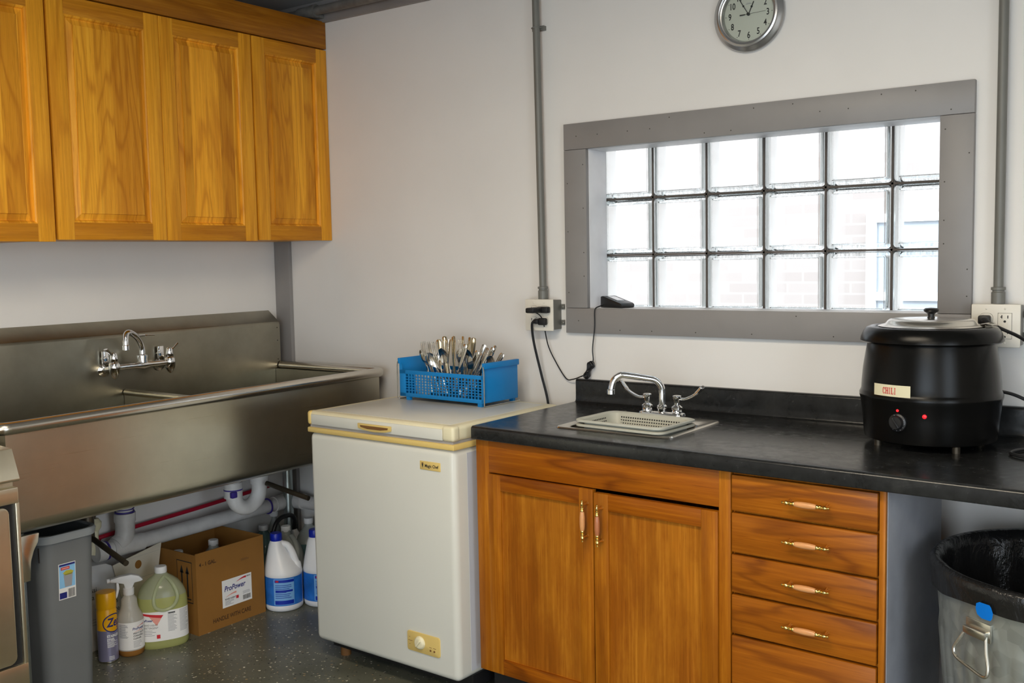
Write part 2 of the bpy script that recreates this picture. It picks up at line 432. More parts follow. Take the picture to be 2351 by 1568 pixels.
INV = {}
def thing(name, label, cat, loc=(0,0,0), rotz=0., group=None, world=False, kind=None):
    o = bpy.data.objects.new(name, None); COL.objects.link(o); o.empty_display_size = .05
    o.location = loc; o.rotation_euler = (0, 0, rotz)
    if kind: o['kind'] = kind
    if label: o['label'] = label
    if cat: o['category'] = cat
    if group: o['group'] = group
    INV[o.name] = (Matrix.Translation(loc) @ Matrix.Rotation(rotz, 4, 'Z')).inverted() if world else Matrix.Identity(4)
    return o
def obj(name, mb, mat=None, parent=None, ang=35., label=None, flat=False, mtx=None):
    me = bpy.data.meshes.new(name)
    if mtx is not None: bmesh.ops.transform(mb.bm, matrix=mtx, verts=mb.bm.verts)
    if parent is not None:
        root = parent
        while root.parent is not None: root = root.parent
        bmesh.ops.transform(mb.bm, matrix=INV.get(root.name, Matrix.Identity(4)), verts=mb.bm.verts)
    mb.bm.to_mesh(me); mb.bm.free()
    if mat is not None: mats = [M[mat]] if not mb.mats else [M[x] for x in mb.mats]
    else: mats = [M[x] for x in mb.mats]
    for m in mats: me.materials.append(m)
    if not flat:
        for p in me.polygons: p.use_smooth = True
        me.set_sharp_from_angle(angle=math.radians(ang))
    o = bpy.data.objects.new(name, me); COL.objects.link(o)
    if parent is not None: o.parent = parent
    if label: o['label'] = label
    return o
def tag(o, label, cat, group=None, kind=None):
    if label: o['label'] = label
    if cat: o['category'] = cat
    if group: o['group'] = group
    if kind: o['kind'] = kind
    return o
def struct(o): o['kind'] = 'structure'; return o
def single(name, mb, mat, label, cat, loc=(0,0,0), group=None, rotz=0.):
    """a thing that is one mesh, built in local coordinates round loc"""
    o = obj(name, mb, mat); o.location = loc; o.rotation_euler = (0,0,rotz)
    return tag(o, label, cat, group)

_tc = {}
def glyphs(s, size, align='LEFT', sx=1.0, shear=0., bold=0.):
    c = bpy.data.curves.new('t', 'FONT'); c.body = s; c.size = size; c.align_x = align; c.shear = shear; c.offset = bold
    c.resolution_u = 4
    o = bpy.data.objects.new('t', c); COL.objects.link(o)
    dg = bpy.context.evaluated_depsgraph_get(); me = bpy.data.meshes.new_from_object(o.evaluated_get(dg))
    V = [(v.co.x*sx, v.co.y) for v in me.vertices]; P = [tuple(p.vertices) for p in me.polygons]
    bpy.data.objects.remove(o); bpy.data.curves.remove(c); bpy.data.meshes.remove(me)
    return V, P
def put(mb, VP, fn, mat, cut=.0045):
    """flat print shapes laid on a surface; long edges are cut so that they follow round bottles"""
    V, P = VP; mb.use(mat); b = bmesh.new()
    vs = [b.verts.new((u, v, 0)) for u, v in V]
    for p in P:
        try: b.faces.new([vs[i] for i in p])
        except ValueError: pass
    b.normal_update()
    p0, p1, pm = Vector(fn(0, 0)), Vector(fn(.02, 0)), Vector(fn(.01, 0))
    if ((p0+p1)/2-pm).length > 1e-5:
        bmesh.ops.triangulate(b, faces=b.faces[:])
        for k in range(5):
            e = [x for x in b.edges if x.calc_length() > cut]
            if not e: break
            bmesh.ops.subdivide_edges(b, edges=e, cuts=1)
            b.normal_update(); bmesh.ops.triangulate(b, faces=[f for f in b.faces if len(f.verts) > 3])
    for x in b.verts: x.co = Vector(fn(x.co.x, x.co.y))
    return mb._join(b)
def rect(mb, u0, u1, v0, v1, fn, mat, n=1):
    V = []; P = []
    for i in range(n+1): V += [(u0+(u1-u0)*i/n, v0), (u0+(u1-u0)*i/n, v1)]
    for i in range(n): P.append((2*i, 2*i+2, 2*i+3, 2*i+1))
    return put(mb, (V, P), fn, mat)
def shift(VP, du, dv): return ([(u+du, v+dv) for u, v in VP[0]], VP[1])
def polyg(mb, pts, fn, mat): return put(mb, (pts, [tuple(range(len(pts)))]), fn, mat)
def lines(mb, u0, u1, v_top, v_bot, n, fn, mat, h=.0016, seed=1, seg=1):
    rd = random.Random(seed)
    for i in range(n):
        v = v_top+(v_bot-v_top)*i/max(1, n-1)
        rect(mb, u0, u0+(u1-u0)*rd.uniform(.62, 1.), v, v+h, fn, mat, seg)
def barcode(mb, u0, u1, v0, v1, fn, mat, seed=3):
    rd = random.Random(seed); u = u0
    while u < u1-.0006:
        w = rd.choice((.0006, .0009, .0014)); rect(mb, u, min(u+w, u1), v0, v1, fn, mat); u += w+rd.choice((.0007, .0011))
def face_y(x0, y, z0): return lambda u, v: (x0+u, y, z0+v)              # seen from -y
def face_x(x, y0, z0): return lambda u, v: (x, y0+u, z0+v)              # seen from +x
def wrap(r, a0, z0, rx=1., ry=1., c=(0,0)):                              # text round a bottle; a0 = middle azimuth
    return lambda u, v: (c[0]+rx*r*math.cos(a0+u/r), c[1]+ry*r*math.sin(a0+u/r), z0+v)

# ------------------------------------------------------------------ room shell
XR, YF, ZC = 4.7, -5.2, 2.475
b = MB().box(-.3, XR+.15, YF-.15, .25, F-.12, F); struct(obj('floor', b, 'floor'))
b = MB().box(-.15, 0, YF-.15, .25, F-.12, ZC); struct(obj('wall_left', b, 'wall'))
b = MB()
OX0, OX1, OZ0, OZ1 = 1.588, 2.754, 1.222, 1.791
for (x0, x1, z0, z1) in ((0, OX0, F-.12, ZC), (OX1, XR, F-.12, ZC), (OX0, OX1, F-.12, OZ0), (OX0, OX1, OZ1, ZC)): b.box(x0, x1, 0, .115, z0, z1)
BX0, BX1, BZ0, BZ1 = 1.565, 2.78, 1.215, 1.815
for (x0, x1, z0, z1) in ((0, BX0, F-.12, ZC), (BX1, XR, F-.12, ZC), (BX0, BX1, F-.12, BZ0), (BX0, BX1, BZ1, ZC)): b.box(x0, x1, .115, .25, z0, z1)
struct(obj('wall_back', b, 'wall'))
DY0, DY1, DZ1 = -2.9, -1.9, 2.05                                # opening added in the unseen right wall to let in side daylight
b = MB()
for (y0, y1, z0, z1) in ((YF-.15, DY0, F-.12, ZC), (DY1, .25, F-.12, ZC), (DY0, DY1, DZ1, ZC)): b.box(XR, XR+.15, y0, y1, z0, z1)
struct(obj('wall_right', b, 'wall'))
b = MB()
WX0, WX1, WZ0, WZ1 = 2.5, 4.4, F+.02, 2.15                    # unseen opening behind the camera, enlarged to bring in more daylight
for (x0, x1, z0, z1) in ((0, WX0, F-.12, ZC), (WX1, XR, F-.12, ZC), (WX0, WX1, F-.12, WZ0), (WX0, WX1, WZ1, ZC)): b.box(x0, x1, YF-.15, YF, z0, z1)
struct(obj('wall_front', b, 'wall'))
b = MB().box(-.3, XR+.15, YF-.15, .25, ZC, ZC+.12); struct(obj('ceiling', b, 'ceiling'))
b = MB().box(0.001, .092, -.02, -.0005, F, 2.386, .0015); struct(obj('trim_1', b, 'trim'))
b = MB().box(0.001, XR-.001, -.02, -.0005, 2.387, ZC-.001, .0015); struct(obj('trim_2', b, 'trim'))

# window of glass blocks
w = thing('window_1', 'glass block window in a wide grey painted wood casing', None, (2.17, 0, 1.148), world=True, kind='structure')
rd = random.Random(5)
def casing(x0, x1, z0, z1, nails):
    b = MB().use('trim').box(x0, x1, -.02, -.0005, z0, z1, .0015)
    b.use('dot')
    for k in range(nails):
        if x1-x0 > z1-z0: px, pz = x0+(x1-x0)*(k+.3+rd.random()*.4)/nails, rd.choice((z0+.014, z1-.014, (z0+z1)/2))
        else: px, pz = rd.choice((x0+.014, x1-.012)), z0+(z1-z0)*(k+.3+rd.random()*.4)/nails
        b.cyl((px, -.0196, pz), (px, -.0203, pz), .0019, 8)
    return obj('casing', b, parent=w)
casing(1.511, 2.830, 1.7795, 1.868, 14)
casing(1.511, 2.830, 1.148, 1.2345, 9)
casing(1.511, 1.600, 1.2355, 1.7785, 7)
casing(2.742, 2.830, 1.2355, 1.7785, 7)
b = MB().box(1.589, 1.601, -.001, .1145, 1.223, 1.790, .001); obj('jamb', b, 'jamb', w)
b = MB().box(2.741, 2.753, -.001, .1145, 1.223, 1.790, .001); obj('jamb', b, 'jamb', w)
b = MB().box(1.602, 2.740, -.001, .1145, 1.2225, 1.2355, .001); obj('sill', b, 'jamb', w)
b = MB().box(1.602, 2.740, -.001, .1145, 1.778, 1.7905, .001); obj('head', b, 'jamb', w)
PX, PZ, GX0, GZ0 = .2005, .197, 1.570, 1.2185
mb = MB()
for i in range(7):
    x = GX0+PX*i; mb.use('mortar').box(x-.0032, x+.0032, .140, .146, BZ0+.0005, BZ1-.0005); mb.use('whitejoint').box(x-.0032, x+.0032, .1462, .215, BZ0+.0005, BZ1-.0005)
for k in range(4):
    z = GZ0+PZ*k; mb.use('mortar').box(BX0+.0005, BX1-.0005, .140, .146, z-.0032, z+.0032); mb.use('whitejoint').box(BX0+.0005, BX1-.0005, .1462, .215, z-.0032, z+.0032)
obj('mortar_joints', mb, None, w)
def block_mesh():
    mb = MB(); W_, H_ = PX-.0075, PZ-.0075
    def ring(ins, y, r): return [(x, y, z) for x, z in rrect(W_-2*ins, H_-2*ins, max(.003, r-ins*.6), 5)]
    mb.use('edge')
    mb.rings([ring(0, .150, .014), ring(.0015, .137, .014), ring(.006, .1325, .014), ring(.014, .1335, .014)], False, False)
    mb.rings([ring(.014, .1335, .014), ring(.0165, .1375, .014)], False, False)
    mb.rings([ring(.0165, .1375, .014), ring(.020, .1385, .014)], False, False)
    mb.use('blockside').rings([ring(.013, .1395, .014), ring(.013, .2075, .014)], False, False)          # inner side walls of the hollow block
    mb.rings([ring(0, .150, .014), ring(0, .2, .014)], False, False); mb.use('edge')
    mb.rings([ring(0, .2, .014), ring(.004, .209, .014), ring(.014, .2085, .014)], False, False)
    mb.use('pane')
    b2 = bmesh.new(); b2.faces.new([b2.verts.new(p) for p in ring(.020, .1385, .014)]); mb._join(b2)
    b2 = bmesh.new(); b2.faces.new([b2.verts.new(p) for p in ring(.014, .2085, .014)]); mb._join(b2)
    return mb
gb = None
for k in range(3):
    for i in range(6):
        if gb is None:
            INV_keep = INV[w.name]; INV[w.name] = Matrix.Identity(4)
            gb = obj('glass_block', block_mesh(), parent=w, ang=50); INV[w.name] = INV_keep; o = gb
        else:
            o = gb.copy(); COL.objects.link(o); o.parent = w
        o.location = Vector((GX0+PX*(i+.5), 0, GZ0+PZ*(k+.5)))-Vector((2.17, 0, 1.148))

# outside
b = MB().box(-9, 9, -.1, .1, -.2, 6.0); t = thing('brick_building', 'sunlit pale brick building seen through the glass block window', 'building', (0, 4.6, 0))
obj('brick_wall', b, 'brick', t)
b = MB().use('white_plastic')
for (x0, x1, z0, z1) in ((1.20, 1.27, .5, 1.68), (1.86, 1.93, .5, 1.68), (1.2705, 1.8595, 1.62, 1.68), (1.2705, 1.8595, .5, .56), (1.2705, 1.8595, 1.06, 1.12)): b.box(x0, x1, -.14, -.095, z0, z1)
wf = obj('window_frame', b, None, t)
b = MB().box(1.2705, 1.8595, -.112, -.104, .561, 1.619); obj('window_pane', b, 'darkpane', wf)
b = MB().box(-9, 9, .26, 4.49, -.32, -.2).box(XR+.16, 9, -8, .255, -.32, -.2); struct(obj('ground_outside', b, 'asphalt'))

# ------------------------------------------------------------------ ceiling pipe, conduits, outlets
t = thing('ceiling_pipe', 'dark painted pipe running under the ceiling along the window wall', 'pipe', (.2, -.060, 2.424), world=True)
obj('pipe', MB().cyl((.16, -.060, 2.424), (XR-.01, -.060, 2.424), .0175), 'pipe_dark', t)
b = MB().tube(smooth([(.26, -.06, 2.424), (.30, -.06, 2.424), (.345, -.06, 2.424)], 3), .024)
b.lathe([(.026, -.012), (.026, .012)], (0,0,0), 20, mtx=Matrix.Translation((.345, -.06, 2.424)) @ Matrix.Rotation(PI/2, 4, 'Y'))
b.box(.33, .36, -.045, -.022, 2.40, 2.412)
obj('coupling', b, 'pipe_dark', t)
def conduit(x0, x1, zbot, label):
    t = thing('conduit', label, 'conduit', (x0, -.03, zbot), world=True)
    obj('pipe', MB().tube([(x1, -.030, 2.386), (x1+(x0-x1)*.5, -.030, (2.386+zbot)/2), (x0, -.030, zbot+.04)], .0125, 20), 'conduit', t)
    b = MB().lathe([(.0175, 0), (.0175, .030), (.0150, .032), (.0150, .036), (.0185, .037), (.0185, .044), (.0135, .045)], (x0, -.030, zbot), 24)
    obj('coupling', b, 'conduit', t)
    if zbot > 1: obj('strap', MB().box(x1-.024, x1+.024, -.0175, -.0005, 2.20, 2.215).tube([(x1-.016, -.0177, 2.2075), (x1-.0145, -.034, 2.2075), (x1, -.0445, 2.2075), (x1+.0145, -.034, 2.2075), (x1+.016, -.0177, 2.2075)], .0025, 8), 'conduit', t)
conduit(1.4225, 1.410, 1.2655, 'grey conduit running up the wall left of the glass block window')
conduit(2.899, 2.899, 1.2655, 'grey conduit running up the wall right of the window frame')
def receptacle(b, cx, cz, y, deco=False, twenty=False):
    """slots of one outlet face"""
    b.use('ink')
    b.box(cx-.0085, cx-.0062, y-.0004, y+.002, cz-.001, cz+.008)
    if twenty: b.box(cx-.0112, cx-.0062, y-.0004, y+.002, cz+.002, cz+.0042)
    b.box(cx+.0062, cx+.0085, y-.0004, y+.002, cz-.001, cz+.007)
    b.lathe([(.0032, 0), (.0032, .003)], (0,0,0), 12, mtx=Matrix.Translation((cx, y-.0004, cz-.009)) @ Matrix.Rotation(-PI/2, 4, 'X'))
def outlet(x0, x1, z0, z1, label, style):
    cx = (x0+x1)/2; t = thing('wall_outlet', label, 'electrical outlet', (cx, 0, z0), world=True)
    obj('back_box', MB().use('conduit').box(x0+.006, x1-.001, -.052, -.0005, z0+.004, z1-.003, .003), None, t)
    b = MB().box(x0, x1, -.058, -.0515, z0, z1, .003)
    c = obj('cover_plate', b, 'ivory', t)
    for dz in (.25, .75):
        z = z0+(z1-z0)*dz; b = MB().use('conduit')
        b.box(x1-.001, x1+.014, -.006, -.0005, z-.009, z+.009, .001).ball((x1+.010, -.0085, z), .0055, (1, .8, 1), 12, 8)
        obj('mounting_lug', b, None, t)
    cz = (z0+z1)/2; y = -.0585
    for k, ox in enumerate((-.023, .023)):
        b = MB().use('ivory')
        if style == 'deco' and k == 1:
            b.use('ink'); b.box(cx+ox-.0175, cx+ox+.0175, y, y+.002, cz-.0345, cz+.0345)
            b.use('ivory'); b.box(cx+ox-.0168, cx+ox+.0168, y-.0012, y+.002, cz-.0338, cz+.0338, .0008)
            b.box(cx+ox-.007, cx+ox+.007, y-.0022, y, cz-.009, cz+.009, .0008)
            receptacle(b, cx+ox, cz+.021, y-.0014, True, True); receptacle(b, cx+ox, cz-.020, y-.0014, True, True)
        else:
            for dz in (.0195, -.0195):
                b.use('ink'); b.prism(rrect(.0345, .029, .012, 5), lambda u, v, d: (cx+ox+u, y+d, cz+dz+v), .0005, .002)
                b.use('ivory'); b.prism(rrect(.0332, .0277, .0115, 5), lambda u, v, d: (cx+ox+u, y+d, cz+dz+v), -.0012, .002)
                receptacle(b, cx+ox, cz+dz+.001, y-.0014, False, style == 'deco')
        b.use('ivory'); b.ball((cx+ox, y, z1-.012), .003, (1, .4, 1), 10, 6); b.ball((cx+ox, y, z0+.012), .003, (1, .4, 1), 10, 6)
        obj('receptacle', b, None, c)
    return t
outlet(1.363, 1.482, 1.155, 1.266, 'double wall outlet above the chest freezer with black adapter and plug in it', 'plain')
outlet(2.838, 2.959, 1.150, 1.265, 'double wall outlet behind the soup kettle with one black plug in it', 'deco')

# freezer cord
t = thing('freezer_cord', 'thick black power cord hanging from the left outlet to behind the freezer', 'power cord', (1.437, -.06, 1.155), world=True)
obj('plug', MB().box(1.428, 1.462, -.078, -.0606, 1.176, 1.201, .005).box(1.412, 1.435, -.085, -.066, 1.180, 1.198, .006), 'cord', t)
obj('cable', MB().tube(smooth([(1.420, -.076, 1.190), (1.409, -.078, 1.186), (1.403, -.074, 1.165), (1.402, -.060, 1.105), (1.417, -.040, .996), (1.440, -.036, .90), (1.447, -.04, .80), (1.452, -.05, .6)], 8), .0046, 10), 'cord', t)

# phone charger: adapter, cord, cradle
t = thing('phone_charger', 'black cordless phone charger cradle on window sill with its cord and adapter', 'phone charger', (1.69, .035, 1.2365), world=True)
mt = Matrix.Translation((1.686, .036, 1.2362)) @ Matrix.Rotation(math.radians(-14), 4, 'Z')
prof = [(-.050, 0), (.050, 0), (.052, .010), (.046, .016), (-.040, .040), (-.050, .038)]
b = MB().use('black').prism(prof, lambda u, v, d: (u, d, v), -.032, .032, .003, 2, mt)
cr = obj('cradle', b, None, t)
b = MB().prism([(-.032, -.016), (.014, -.016), (.018, .016), (-.028, .016)], lambda u, v, d: (u, v, .0400-(u+.040)*.2791+d), .0, .0012, mtx=mt)
obj('charging_slot', b, 'silver', cr, label='silver grey charging slot')
b = MB().use('cord').tube(smooth([(1.440, -.125, 1.228), (1.447, -.075, 1.200), (1.440, -.03, 1.104), (1.461, -.014, 1.043), (1.502, -.012, .986), (1.538, -.024, .985), (1.575, -.024, .998), (1.597, -.022, 1.006)], 8), .0021, 8)
b.tube(smooth([(1.613, -.024, 1.046), (1.623, -.024, 1.056), (1.621, -.024, 1.097), (1.630, -.024, 1.17), (1.633, -.028, 1.222), (1.637, -.026, 1.236), (1.640, -.003, 1.2420), (1.641, .02, 1.245)], 8), .0021, 8)
obj('cord', b, None, t)
b = MB().use('cord'); rd = random.Random(3)
for k in range(9):
    y = -.012-rd.random()*.020; ln = rd.uniform(.75, 1.05); wd = rd.uniform(.35, 1.)
    A = Vector((1.604+rd.uniform(-.003, .003), y, 1.021)); D = Vector((.013, 0, .030))*ln; S = Vector((.0085, 0, -.0035))*wd
    b.tube(smooth([A-D, A-D*.75+S, A-D*.05+S*.25, A+D*.7+S*1.3, A+D, A+D*.75-S*1.2, A-S*.25, A-D*.75-S], 4, True), .0021, 6, True)
b.tube(smooth([(1.597, -.022, 1.012), (1.604, -.034, 1.016), (1.611, -.022, 1.022), (1.604, -.012, 1.018)], 4, True), .0024, 6, True)
obj('cord_bundle', b, None, t)
b = MB().use('cord').box(1.428, 1.474, -.0825, -.0606, 1.219, 1.241, .004).box(1.417, 1.452, -.135, -.080, 1.221, 1.2395, .005)
obj('adapter', b, None, t)

# ------------------------------------------------------------------ wall clock
t = thing('wall_clock', 'round silver wall clock with cream dial high above the window', 'clock', (2.184, -.001, 2.138))
R90 = Matrix.Rotation(PI/2, 4, 'X')
b = MB().lathe([(.106, 0), (.112, .004), (.113, .012), (.108, .020), (.100, .024), (.097, .029), (.092, .031), (.0885, .029), (.0875, .025), (.084, .024), (.0815, .020), (.080, .014), (.079, .012)], (0,0,0), 72, cap1=False, mtx=R90)
obj('rim', b, 'silver', t)
dl = obj('dial', MB().lathe([(0.001, .011), (.0805, .011)], (0,0,0), 64, cap0=False, cap1=False, mtx=R90), 'dial', t)
b = MB(); yf = -.0116
for h in range(1, 13):
    a = PI/2-h*PI/6; VP = glyphs(str(h), .0270, 'CENTER', .74, bold=.0005)
    put(b, VP, lambda u, v, a=a: (.061*math.cos(a)+u, yf, .061*math.sin(a)-.0094+v), 'ink')
    polyg(b, [(.074*math.cos(a)+.0013*math.cos(q*PI/4), .074*math.sin(a)+.0013*math.sin(q*PI/4)) for q in range(8)], lambda u, v: (u, yf, v), 'ink')
rect(b, -.010, .010, .0305, .0318, lambda u, v: (u, yf, v), 'ink_grey'); rect(b, -.007, .006, .0330, .0340, lambda u, v: (u, yf, v), 'ink_grey')
obj('numerals', b, None, dl)
def hand(mb, ang, l0, l1, w0, w1, y):
    d = Vector((math.sin(ang), 0, math.cos(ang))); n = Vector((d.z, 0, -d.x))
    mb.prism([(l0, -w0), (l1, -w1), (l1, w1), (l0, w0)], lambda u, v, e: tuple(d*u+n*v+Vector((0, y+e, 0))), 0, .0008)
b = MB().use('ink'); hand(b, math.radians(-31.5), -.004, .060, .0009, .0011, -.0155); b.ball(tuple(Vector((math.sin(math.radians(-31.5)), 0, math.cos(math.radians(-31.5))))*.030+Vector((0,-.0152,0))), .0030, (1,.3,1), 12, 8); obj('minute_hand', b, None, t)
b = MB().use('ink'); hand(b, math.radians(24.5), -.004, .040, .0012, .0014, -.0135); b.ball(tuple(Vector((math.sin(math.radians(24.5)), 0, math.cos(math.radians(24.5))))*.024+Vector((0,-.0132,0))), .0034, (1,.3,1), 12, 8); obj('hour_hand', b, None, t)
b = MB().use('ink'); hand(b, math.radians(88), -.026, .056, .0004, .0003, -.0172); hand(b, math.radians(88), -.027, -.010, .0016, .0012, -.0172); b.lathe([(.0045, .012), (.0045, .018), (.002, .019)], (0,0,0), 16, mtx=R90); obj('second_hand', b, None, t)
obj('glass', MB().lathe([(0.001, .0245), (.045, .0238), (.084, .021)], (0,0,0), 48, cap0=False, cap1=False, mtx=R90), 'clockglass', t)

# ------------------------------------------------------------------ doors
def door_parts(t, fn, W_, H_, st, matV, matH, matP, raised, name='door', rail=None):
    """fn(u,v,d): u along width, v up, d out of the face. returns the door part"""
    rail = rail or st
    b = MB()
    th = .019
    def bx(u0, u1, v0, v1, mat, d0=-th, d1=0., bev=.0016):
        b.use(mat); b.prism([(u0, v0), (u1, v0), (u1, v1), (u0, v1)], fn, d0, d1, bev)
    bx(0, st, 0, H_, matV); bx(W_-st, W_, 0, H_, matV)
    bx(st, W_-st, 0, rail, matH); bx(st, W_-st, H_-rail, H_, matH)
    d = obj(name, b, None, t)
    p = MB().use(matP)
    def ring(i, dep): return [fn(u, v, dep) for u, v in ((st-.002+i, rail-.002+i), (W_-st+.002-i, rail-.002+i), (W_-st+.002-i, H_-rail+.002-i), (st-.002+i, H_-rail+.002-i))]
    if raised:
        p.rings([ring(0, -.0015), ring(.004, -.0015), ring(.008, -.005), ring(.011, -.0115), ring(.014, -.0115), ring(.031, -.0050), ring(.0318, -.0010)], False, True)
    else:
        p.rings([ring(0, -.004), ring(.003, -.0095)], False, True)
    obj('panel', p, None, d, flat=True)
    return d

# ------------------------------------------------------------------ upper cabinets
def wall_cabinet(y0, y1, z0, doors, label):
    t = thing('wall_cabinet', label, 'cabinet', (.17, (y0+y1)/2, z0), world=True)
    b = MB().use('oakV').box(.001, .3235, y0, y1, z0+.004, 2.38, .001)
    obj('carcass', b, None, t)
    for (a, c, zb) in doors:
        fn = lambda u, v, d, a=a, zb=zb: (.345+d, a+u, zb+v)
        door_parts(t, fn, c-a, 2.276-zb, .057, 'oakV', 'oakH', 'oakP', True)
    return t
wall_cabinet(-1.640, -1.2135, 1.492, [(-1.622, -1.214, 1.492)], 'leftmost oak wall cabinet, single raised panel door cut by photo edge')
wall_cabinet(-1.2055, -.3915, 1.498, [(-1.2045, -.7985, 1.498), (-.7965, -.3945, 1.497)], 'double door oak wall cabinet with raised panels above the steel sink')
wall_cabinet(-.3895, -.0025, 1.498, [(-.3855, -.0025, 1.500)], 'narrow single door oak wall cabinet in the corner beside white wall')
b = MB().box(.324, .346, -1.640, -.0025, 2.281, 2.391, .0015)
tag(obj('crown_board', b, 'crownw'), 'dark oak board running along the top of wall cabinets', 'fascia board')

# ------------------------------------------------------------------ compartment sink
SY0, SY1, SXF = -1.580, -.085, .668
t = thing('compartment_sink', 'large stainless steel two compartment sink with tall backsplash', 'sink', (.35, -.83, F), world=True)
def arc(cx, cz, r, a0, a1, n=8): return [(cx+r*math.cos(a0+(a1-a0)*k/n), cz+r*math.sin(a0+(a1-a0)*k/n)) for k in range(n+1)]
outer = [(SXF, .957)]+arc(SXF-.045, .700, .045, 0, -PI/2)+[(.075, .655)]
inner = [(.075, .667)]+arc(SXF-.055, .705, .042, -PI/2, 0)+[(SXF-.013, .957)]
b = MB().prism(outer+inner, lambda u, v, d: (u, d, v), SY0, SY1)
b.prism([(.075, .667), (SXF-.02, .667), (SXF-.013, .72), (SXF-.013, .960), (.075, .960)], lambda u, v, d: (u, d, v), SY1-.013, SY1-.001)
b.prism([(.075, .667), (SXF-.02, .667), (SXF-.013, .72), (SXF-.013, .957), (.075, .957)], lambda u, v, d: (u, d, v), SY0+.001, SY0+.013)
b.lathe([(.046, 0), (.040, .004), (.02, .002), (.001, .002)], (.37, -.47, .667), 24); b.lathe([(.046, 0), (.040, .004), (.02, .002), (.001, .002)], (.37, -1.19, .667), 24)
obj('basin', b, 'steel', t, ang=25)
# divider: sheet with a rolled top
b = MB().box(.0755, SXF-.014, -.826, -.810, .667, .940).tube([(.078, -.818, .942), (SXF-.014, -.818, .942)], .013, 16)
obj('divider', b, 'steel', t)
# backsplash: box section, bevelled back to the wall at the top
bs = [(.0015, .640), (.074, .640), (.074, 1.150), (.070, 1.160), (.006, 1.207), (.0015, 1.207)]
b = MB().prism(bs, lambda u, v, d: (u, d, v), -1.62, -.066, .002)
b.use('dot')
for z in (1.135, 1.080, .999): b.cyl((.0735, -.082, z), (.0748, -.082, z), .0025, 8)
b.mats = ['steelshade', 'dot']
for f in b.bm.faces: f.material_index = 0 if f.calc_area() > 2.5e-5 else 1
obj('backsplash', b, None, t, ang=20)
# rolled rim
path = [(.078, SY1+.018, .972)]+[(SXF-.03+.03*math.cos(a), SY1-.012+.030*math.sin(a), .972) for a in [PI/2-k*PI/2/6 for k in range(7)]]
path += [(SXF-.03+.03*math.cos(a), SY0+.012+.030*math.sin(a), .966) for a in [-k*PI/2/6 for k in range(7)]]+[(.078, SY0-.018, .966)]
path = [(x, y, z) for x, y, z in path]
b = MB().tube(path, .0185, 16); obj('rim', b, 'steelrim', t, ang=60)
def leg(x, y): obj('leg', MB().cyl((x, y, F+.03), (x, y, .656), .0205, 20).cyl((x, y, F), (x, y, F+.035), .013, 16), 'galvleg', t)
leg(.125, -.098); leg(.60, -.125); leg(.125, -1.54); leg(.625, -1.545)
b = MB().prism([(-1.556, .654), (-1.496, .654), (-1.500, .628), (-1.514, .605), (-1.524, .575), (-1.528, .521), (-1.556, .521)], lambda u, v, d: (d, u, v), .650, .662, .002)
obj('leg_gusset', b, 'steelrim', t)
for (p0, p1, dr) in (((.42, -.463, .570), (.612, -.425, .527), False), ((.40, -1.175, .519), (.605, -1.190, .475), True)):
    b = MB().use('rod').tube([p0, p1], .0095, 12)
    if dr: b.cyl((p0[0]-.03, p0[1], p0[2]-.012), (p0[0]-.03, p0[1], .655), .022, 20); b.tube([(p0[0]-.03, p0[1], p0[2]), p0], .010, 12)
    obj('drain_lever', b, None, t)

# wall faucet on the backsplash
t = thing('wall_faucet', 'chrome two handle faucet with curved spout on steel sink backsplash', 'faucet', (.076, -.775, 1.03), world=True)
YA, YB, XB, ZB = -.905, -.672, .145, 1.045
def valve(y):
    b = MB().lathe([(.003, -.042), (.010, -.036), (.018, -.020), (.0205, 0), (.019, .014), (.0165, .018), (.0145, .020)], (XB, y, ZB), 24)
    b.cyl((.0745, y, ZB-.012), (XB-.01, y, ZB-.004), .011, 16); b.lathe([(.024, 0), (.024, .004), (.014, .012)], (0,0,0), 24, mtx=Matrix.Translation((.0745, y, ZB-.012)) @ Matrix.Rotation(PI/2, 4, 'Y'))
    b.box(.082, .087, y-.010, y+.016, ZB-.010, ZB+.058, .0015); b.cyl((.0745, y+.003, ZB+.03), (.083, y+.003, ZB+.03), .008, 12)
    return b
b = valve(YA); vb = valve(YB)
me_ = bpy.data.meshes.new('x'); vb.bm.to_mesh(me_); b.bm.from_mesh(me_); vb.bm.free()
b.tube([(XB, YA, ZB), (XB, (YA+YB)/2-.03, ZB), (XB, (YA+YB)/2, ZB), (XB, (YA+YB)/2+.03, ZB), (XB, YB, ZB)], [.0105, .011, .017, .011, .0105], 18)
b.lathe([(.018, 0), (.018, .014), (.020, .015), (.020, .026), (.013, .030)], (XB, (YA+YB)/2, ZB+.010), 20)
obj('body', b, 'chrome', t)
ym = (YA+YB)/2
sp = smooth([(XB, ym, ZB+.035), (XB, ym, ZB+.062), (XB+.004, ym-.012, ZB+.088), (XB+.02, ym-.040, ZB+.112), (XB+.04, ym-.075, ZB+.126), (XB+.052, ym-.095, ZB+.122), (XB+.058, ym-.103, ZB+.104), (XB+.060, ym-.105, ZB+.080)], 6)
b = MB().tube(sp, .0105, 16); b.lathe([(.0125, -.014), (.0125, .002), (.0105, .004)], tuple(sp[-1]), 18); obj('spout', b, 'chrome', t)
def fh(y, dy, dz):
    b = MB().lathe([(.013, .021), (.0145, .024), (.012, .050), (.009, .055), (.001, .056)], (XB, y, ZB), 20)
    b.tube([(XB, y, ZB+.040), (XB+.006, y+dy*.5, ZB+.040+dz*.5), (XB+.008, y+dy, ZB+.040+dz)], [.006, .005, .0065], 12, sq=(1.5, .6)); obj('handle', b, 'chrome', t)
fh(YA, -.036, .030); fh(YB, .030, .030)
